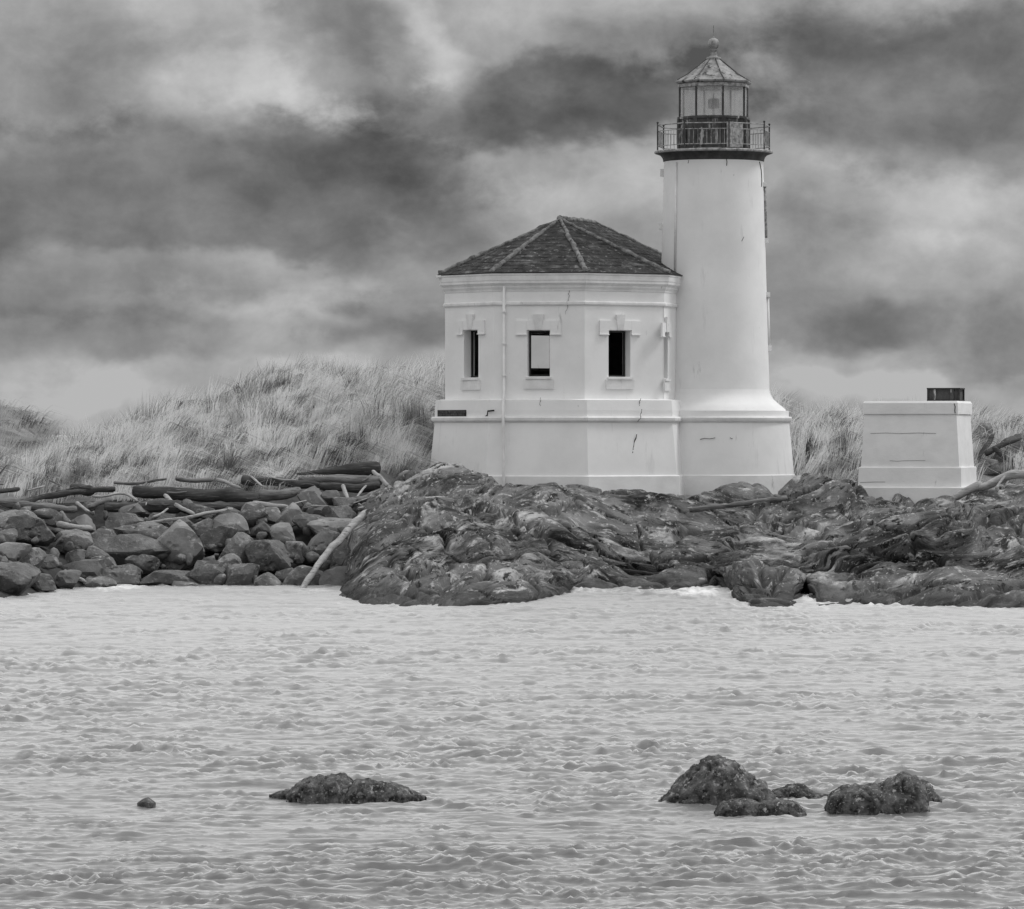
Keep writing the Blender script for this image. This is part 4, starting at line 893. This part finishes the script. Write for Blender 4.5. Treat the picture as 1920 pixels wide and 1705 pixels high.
W_ = [
 ([(-60, 938), (0, 945), (70, 951), (143, 955)], (8, 6.5), 'wood', 'long pale log lying level above the mottled boulder with a dark hollow', 'driftwood_log'),
 ([(40, 943), (70, 933), (105, 928), (150, 923), (216, 917)], (6, 5), 'wood_dark', 'dark gnarled log rising behind the long pale log towards the grass', 'driftwood_log'),
 ([(132, 918), (152, 917), (172, 921)], (9, 10), 'wood_dark', 'short dark stump-like log lying on the dark gnarled log', 'driftwood_log'),
 ([(173, 930), (192, 932), (219, 925), (240, 927), (258, 940)], (2.4, 2.0), 'wood_pale', 'thin pale arching branch in front of two dark logs', 'driftwood_branch'),
 ([(250, 920), (330, 926), (410, 931), (484, 934)], (10, 13), 'wood_dark', 'thickest dark log lying full length under the dune grass', 'driftwood_log'),
 ([(196, 950), (265, 950), (340, 951)], (9, 11), 'wood_dark', 'dark log lying right under the thin pale arching branch', 'driftwood_log'),
 ([(335, 953), (405, 952), (478, 950)], (8, 8), 'wood_dark', 'dark log in the shade right below the thickest dark log', 'driftwood_log'),
 ([(310, 929), (324, 944), (342, 955), (364, 964)], (4.2, 3.2), 'wood_pale', 'pale branch slanting down across the thickest dark log', 'driftwood_branch'),
 ([(258, 983), (300, 978), (345, 973), (385, 963), (436, 955)], (2.6, 3.4), 'wood_pale', 'long thin pale branch lying over the top of the largest pale boulder', 'driftwood_branch'),
 ([(108, 983), (140, 988), (172, 992)], (6, 5.5), 'wood_pale', 'short pale log stub on top of the rounded boulder', 'driftwood_log'),
 ([(115, 961), (120, 970), (126, 980)], (4.5, 4), 'wood', 'short upright stub of wood above the short pale log stub', 'driftwood_branch'),
 ([(160, 952), (182, 943), (207, 937)], (4, 6), 'wood', 'short log leaning on the dark log under the arching branch', 'driftwood_log'),
 ([(144, 943), (154, 951), (168, 960)], (3.2, 2.6), 'wood_pale', 'short pale stick crossing the end of the long pale log', 'driftwood_branch'),
 ([(556, 889), (610, 884), (665, 879), (712, 877)], (1.5, 14), 'wood_dark', 'dark tapering log with its broad sawn end towards the house', 'driftwood_log'),
 ([(453, 900), (520, 902), (602, 911)], (9, 6), 'wood_dark', 'dark log lying end to end with the dark tapering log', 'driftwood_log'),
 ([(483, 931), (525, 928), (562, 919)], (11, 8), 'wood', 'log with a blunt end touching the pale faceted boulder', 'driftwood_log'),
 ([(560, 899), (640, 900), (716, 902)], (6, 9), 'wood', 'grey log lying straight under the dark tapering log', 'driftwood_log'),
 ([(600, 912), (660, 915), (712, 910)], (8, 8), 'wood_dark', 'dark log under the straight grey log beside the bedrock mound', 'driftwood_log'),
 ([(654, 940), (690, 932), (717, 920)], (7, 6), 'wood', 'short log propped against the side of the bedrock mound', 'driftwood_log'),
 ([(474, 943), (505, 947), (540, 950)], (4.5, 3.5), 'wood_pale', 'pale split stick beside the blunt-ended log', 'driftwood_branch'),
 ([(643, 911), (647, 922), (653, 938)], (4, 3), 'wood_pale', 'pale upright stick standing beside the short propped log', 'driftwood_branch'),
 ([(686, 911), (678, 921), (669, 932)], (2, 1.6), 'wood_pale', 'thin pale twig leaning over the short propped log', 'driftwood_branch'),
 ([(672, 954), (702, 947)], (3, 2.4), 'wood_pale', 'small pale stick above the top of the leaning pole', 'driftwood_branch'),
 ([(122, 1071), (140, 1081), (160, 1091)], (4, 3), 'wood_pale', 'short pale stick slanting down to the water among the low boulders', 'driftwood_branch'),
 ([(166, 1047), (184, 1033), (203, 1020)], (4, 6), 'wood_dark', 'dark slab of wood jammed slantwise among the boulders', 'driftwood_log'),
 ([(-40, 928), (0, 922), (36, 917)], (5, 4), 'wood_dark', 'dark log end sticking out of the sand beside the dark gnarled log', 'driftwood_log'),
 ([(214, 905), (250, 909), (275, 904), (312, 898)], (3, 2.2), 'wood', 'thin grey branch lying at the foot of the dune grass', 'driftwood_branch'),
 ([(330, 898), (365, 902), (400, 900)], (4, 4), 'wood', 'thin grey log half buried at the foot of the dune grass', 'driftwood_log'),
 ([(406, 899), (428, 906), (450, 915)], (3.4, 3), 'wood_pale', 'pale stick slanting over the top of the thickest dark log', 'driftwood_branch'),
 ([(700, 884), (712, 895), (728, 912)], (4, 4), 'wood_pale', 'pale crooked branch at the sawn end of the dark tapering log', 'driftwood_branch'),
 ([(470, 893), (482, 904), (492, 912)], (2, 2), 'wood_pale', 'thin pale twig crossing the dark log beside the tapering log', 'driftwood_branch'),
 ([(262, 916), (276, 908), (272, 902)], (2.6, 1.6), 'wood', 'short forked twig sticking up at the end of the thickest dark log', 'driftwood_branch'),
 ([(60, 962), (90, 968), (108, 972)], (5, 4), 'wood_dark', 'short dark log below the long pale log', 'driftwood_log'),
]
for k, (pts, rad, m, lab, nm) in enumerate(W_):
    wood(pts, rad, lab, m, k, name=nm, cat='log' if nm.endswith('log') else 'branch', front=.55 if rad[0]+rad[1] < 9 else .25)
tr = random.Random(31)
for k in range(26):
    x = tr.uniform(-20, 700); y = tr.uniform(905, 962) if x < 480 else tr.uniform(895, 950); an = tr.uniform(-.7, .7); ln = tr.uniform(14, 46); dx, dy = ln*math.cos(an)/2, ln*math.sin(an)/2
    wood([(x-dx, y-dy), (x+tr.uniform(-4, 4), y+tr.uniform(-4, 4)), (x+dx, y+dy)], (tr.uniform(1.2, 2.6), tr.uniform(.8, 1.8)), 'thin crooked twig tangled among the driftwood logs along the top of the bank', tr.choice(['wood', 'wood_pale', 'wood_dark']), 200+k, name='driftwood_twig', cat='twig', grp='thin twigs tangled in the driftwood', front=.6, n=6)
def rubble():
    rs = np.random.RandomState(77); dirs, faces = ico(2); V_, F_ = [], []
    for k in range(260):
        x = rs.uniform(-120, 690); y = rs.uniform(950, 1100); d = bank_point(x, y)+.18; c = P(x, y, d); r = rs.uniform(.06, .19)
        inv = np.zeros(len(dirs))
        for i in range(9):
            v3 = rs.normal(size=3); v3 /= np.linalg.norm(v3); inv += (np.maximum(dirs.dot(v3), 1e-3)/rs.uniform(.6, .95))**30
        V_.append(c+dirs*np.minimum(inv**(-1/30.), 1.4)[:, None]*r*rs.uniform(.7, 1.3, 3)); F_.append(faces+k*len(dirs))
    o = mk('rubble', np.concatenate(V_), np.concatenate(F_), M['boulder']); tone_attr(o, np.repeat(rs.uniform(.6, 1.5, 260), len(dirs))); tag(o, 'small broken stones filling the gaps between the riprap boulders', 'rubble', kind='stuff')
rubble()
# the leaning pole, foot in the water, head on the mound
wood([(563, 1112, 137.0), (572, 1092, 137.4), (611, 1039, 139.0), (657, 988, 141.0), (690, 961, 142.4)], (5.2, 8), 'long bare pole leaning from the water up against the bedrock mound', 'wood_pale', 90, name='leaning_pole', cat='pole', n=12, rough=.08)
def rest(px, d, up):
    p = P(px, 815, d); o2 = OUT.reshape(-1, 3); near = (np.abs(o2[:, 0]-p[0]) < .25) & (np.abs(o2[:, 1]-p[1]) < .35); z = o2[near, 2].max() if near.any() else 2.0
    return (px, HY+(H-(z+up))*F/d, d)
pk = [rest(x, 145.9, -.03) for x in (1293, 1476)]; zc = [rest(x, 145.9, 0)[1] for x in range(1295, 1476, 12)]
sag = max(np.interp(x, [1293, 1476], [pk[0][1], pk[1][1]])-y for x, y in zip(range(1295, 1476, 12), zc)); pk = [(p[0], p[1]-max(sag, 0)*.3, p[2]) for p in pk]
wood(pk, (4, 5), 'weathered plank-like log lying flat on the bedrock below the tower', 'wood', 91, n=8)
wood([rest(1772, 146.0, .06), rest(1800, 146.0, .10), rest(1842, 146.0, .12)], (6, 9), 'bleached log resting against the foot of the concrete pedestal', 'wood_pale', 92, n=12)
wood([rest(1836, 145.3, .08), rest(1862, 145.4, .14), rest(1888, 145.5, .22), rest(1990, 145.6, .16)], (6, 10), 'thick bleached crooked log on the bedrock beyond the pedestal', 'wood_pale', 93, n=12)
wood([rest(1868, 144.9, .02), rest(1877, 145.1, .16), rest(1884, 145.2, .30)], (2.5, 2), 'thin pale root propped under the thick bleached crooked log', 'wood_pale', 94, name='driftwood_branch', cat='branch')
for k, (pts, rad, lab) in enumerate([
    ([(1838, 868, 154), (1850, 840, 154.2), (1862, 815, 154.6)], (9, 4), 'dark snag rising from the scrub beside the pedestal'),
    ([(1848, 852, 153.6), (1880, 835, 153.8), (1915, 822, 154)], (5, 3), 'dark bare limb crossing the scrub beside the pedestal'),
    ([(1862, 838, 153.4), (1885, 858, 153.4), (1925, 880, 153.5)], (4, 6), 'dark limb slanting down to the ground beside the pedestal')]):
    wood(pts, rad, lab, 'wood_dark', 120+k, name='dead_limb', cat='branch', grp='dead limbs beside the pedestal')
for k, (x, y, w, h, d, lab) in enumerate([(1905, 850, 90, 80, 154.6, 'big dark boulder half hidden in scrub beyond the pedestal'), (1856, 880, 60, 46, 153.2, 'dark low boulder in the scrub right beside the pedestal'), (1990, 855, 110, 90, 155, 'big dark boulder at the end of the scrub beyond the pedestal'), (1850, 812, 70, 34, 157.5, 'dark flat boulder at the top of the scrub beyond the pedestal')]):
    tag(stone(x, y, w, h, 700+k, d=d, m='boulder'), lab, 'boulder')

# ================================================================== dune grass
def blades(roots, length, lean, width, tone, name, nseg=2, label=None, cat=None, kind='stuff', group=None, origin=None):
    n = len(roots); rs = np.random.RandomState(n % 1000)
    yaw = rs.uniform(0, 2*np.pi, n); side = np.stack([np.cos(yaw*.5-.8), np.sin(yaw*.5-.8)*.5, 0*yaw], -1)
    up = np.array([0, 0, 1.]); L = length[:, None]
    m = np.linalg.norm(lean, axis=1)[:, None]
    p1 = roots+(up*.50+lean*.22)*L; p2 = roots+(up*np.clip(.95-.55*m**1.6, .05, 1)+lean*.85)*L
    w = width[:, None]*side
    vs = np.stack([roots-w/2, roots+w/2, p1+w*.42, p1-w*.42, p2], 1).reshape(-1, 3)
    b = np.arange(n)[:, None]*5
    tri = np.concatenate([b+np.array([0, 1, 2]), b+np.array([0, 2, 3]), b+np.array([3, 2, 4])])
    o = mk(name, vs, tri, M['grass'], origin=origin)
    tone_attr(o, np.repeat(tone, 5)); tag(o, label, cat, group, kind); return o
def scatter(G, ntuft, per, box, seed, spread=.17, lmin=.75, lmax=1.5, w=.022, mask=None, zcut=.9):
    rs = np.random.RandomState(seed); nv, nu, _ = G.shape
    quad = np.linalg.norm(np.cross(G[1:, :-1]-G[:-1, :-1], G[:-1, 1:]-G[:-1, :-1]), axis=-1)
    cen = (G[1:, :-1]+G[:-1, 1:])/2; px = cen[..., 0]/cen[..., 1]*F+CX
    ok = (px > box[0]) & (px < box[1]) & (cen[..., 1] > box[2]) & (cen[..., 1] < box[3]) & (cen[..., 2] > zcut)
    prob = quad*ok*(1/cen[..., 1])
    if mask is not None: prob = prob*mask(cen, px)
    idx = rs.choice(prob.size, ntuft, p=(prob/prob.sum()).ravel()); iv, iu = np.unravel_index(idx, prob.shape)
    a, b = rs.rand(ntuft, 1), rs.rand(ntuft, 1)
    c = (G[iv, iu]*(1-a)+G[iv, iu+1]*a)*(1-b)+(G[iv+1, iu]*(1-a)+G[iv+1, iu+1]*a)*b
    ct = np.repeat(c, per, 0); n = len(ct)
    off = rs.normal(size=(n, 2))*spread*rs.uniform(.4, 1.2, (ntuft, 1)).repeat(per, 0); roots = ct.copy(); roots[:, 0] += off[:, 0]; roots[:, 1] += off[:, 1]; roots[:, 2] -= .06
    # wind combing: a slowly turning field, plus each tuft fanning out
    q = c*np.array([.55, .45, 0]); fx = .85+1.6*fbm(q+2, 2); fy = .5*fbm(q*1.5+30, 2)-.1
    fx = fx+rs.normal(size=ntuft)*.35; wind = np.repeat(np.stack([fx, fy, 0*fx], -1), per, 0)
    fan = np.concatenate([off, np.zeros((n, 1))], 1)*.7
    lean = wind+fan+np.concatenate([rs.normal(size=(n, 2))*.10, np.zeros((n, 1))], 1)
    ln = rs.uniform(lmin, lmax, n)*np.repeat(rs.uniform(.5, 1.15, ntuft), per)
    tt = fbm(c*np.array([.7, .6, 0])+60, 3)*1.5+rs.normal(size=ntuft)*.40
    base = np.clip(.95+.75*tt, .07, 1.2); base = np.where(rs.rand(ntuft) < .17, base*.2, base)
    tone = np.repeat(base, per)*rs.uniform(.45, 1.55, n); tone = np.clip(tone, .05, .9)
    return roots, ln, lean, np.full(n, w)*rs.uniform(.7, 1.3, n), tone
def cat_(*a): return [np.concatenate(x) for x in zip(*a)]
lm = lambda c, px: np.where((px < 70), .12, 1.0)*np.where((px > 530) & (px < 740) & (c[..., 1] < 150.2), 0.02, 1.0)*np.where((px > 840) & (px < 1440), .04, 1.0)*np.where(px > 1835, .35, 1.0)
g1 = scatter(DUNE, 4200, 40, (-250, 2150, 147.5, 172), 1, mask=lm)
g2 = scatter(DUNE, 500, 40, (60, 840, 147.2, 150.5), 2, .3, .35, .65, mask=lm)
blades(*cat_(g1, g2), 'dune_grass', label='windblown pale marram grass covering the dunes behind the house', cat='grass')
g3 = scatter(DUNE2, 550, 46, (-250, 170, 174, 205), 3, .5, .4, .75, .018)
g3 = (g3[0], g3[1], g3[2], g3[3], np.clip(g3[4]*.72, .05, .5))
blades(*g3, 'dune_grass', label='short darker grass on the far dune', cat='grass')
def ground_at(px, d, G=None):
    G = DUNE if G is None else G
    p = P(px, 815, d); k = np.argmin((G[..., 0]-p[0])**2+(G[..., 1]-p[1])**2); return G.reshape(-1, 3)[k]
def tussock(px, d, n, ln, spr, fan, label, tone, seed, lean=(0, 0)):
    rs = np.random.RandomState(seed); c = ground_at(px, d)
    off = rs.normal(size=(n, 2))*spr; roots = np.repeat(c[None], n, 0); roots[:, :2] += off; roots[:, 2] -= .08
    a = rs.uniform(0, 2*np.pi, n); r = rs.uniform(0, 1, n)*fan
    L_ = np.stack([np.cos(a)*r+lean[0], np.sin(a)*r+lean[1], 0*r], -1)
    o = blades(roots, rs.uniform(.55, 1.1, n)*ln, L_, rs.uniform(.013, .024, n), np.clip(rs.uniform(.4, 1.4, n)*tone, .05, .8), 'grass_tussock', label=label, cat='grass', kind=None, group='single grass tussocks', origin=c)
    return o
tussock(150, 148.4, 520, 1.35, .16, 1.0, 'largest fanning grass tussock at the low end of the dune above the driftwood', .34, 1)
tussock(105, 148.2, 260, .95, .12, .9, 'small fanning grass tussock beside the largest one above the driftwood', .32, 2)
tussock(74, 148.2, 160, .6, .12, .8, 'little grass tuft alone on bare sand above the driftwood', .22, 3)
tussock(808, 157.0, 900, 2.3, .30, .22, 'tall upright grass clump standing against the corner of the house', .30, 4, (-.05, 0))
tussock(778, 156.0, 500, 1.9, .30, .30, 'upright grass clump next to the tall one by the house', .32, 5, (-.05, 0))
tussock(1505, 152.5, 420, 1.5, .22, .45, 'bright grass clump leaning away from the tower plinth', .55, 6, (.35, 0))
tussock(1560, 152.0, 420, 1.4, .26, .6, 'grass clump between the tower plinth and the concrete pedestal', .5, 7, (.2, 0))
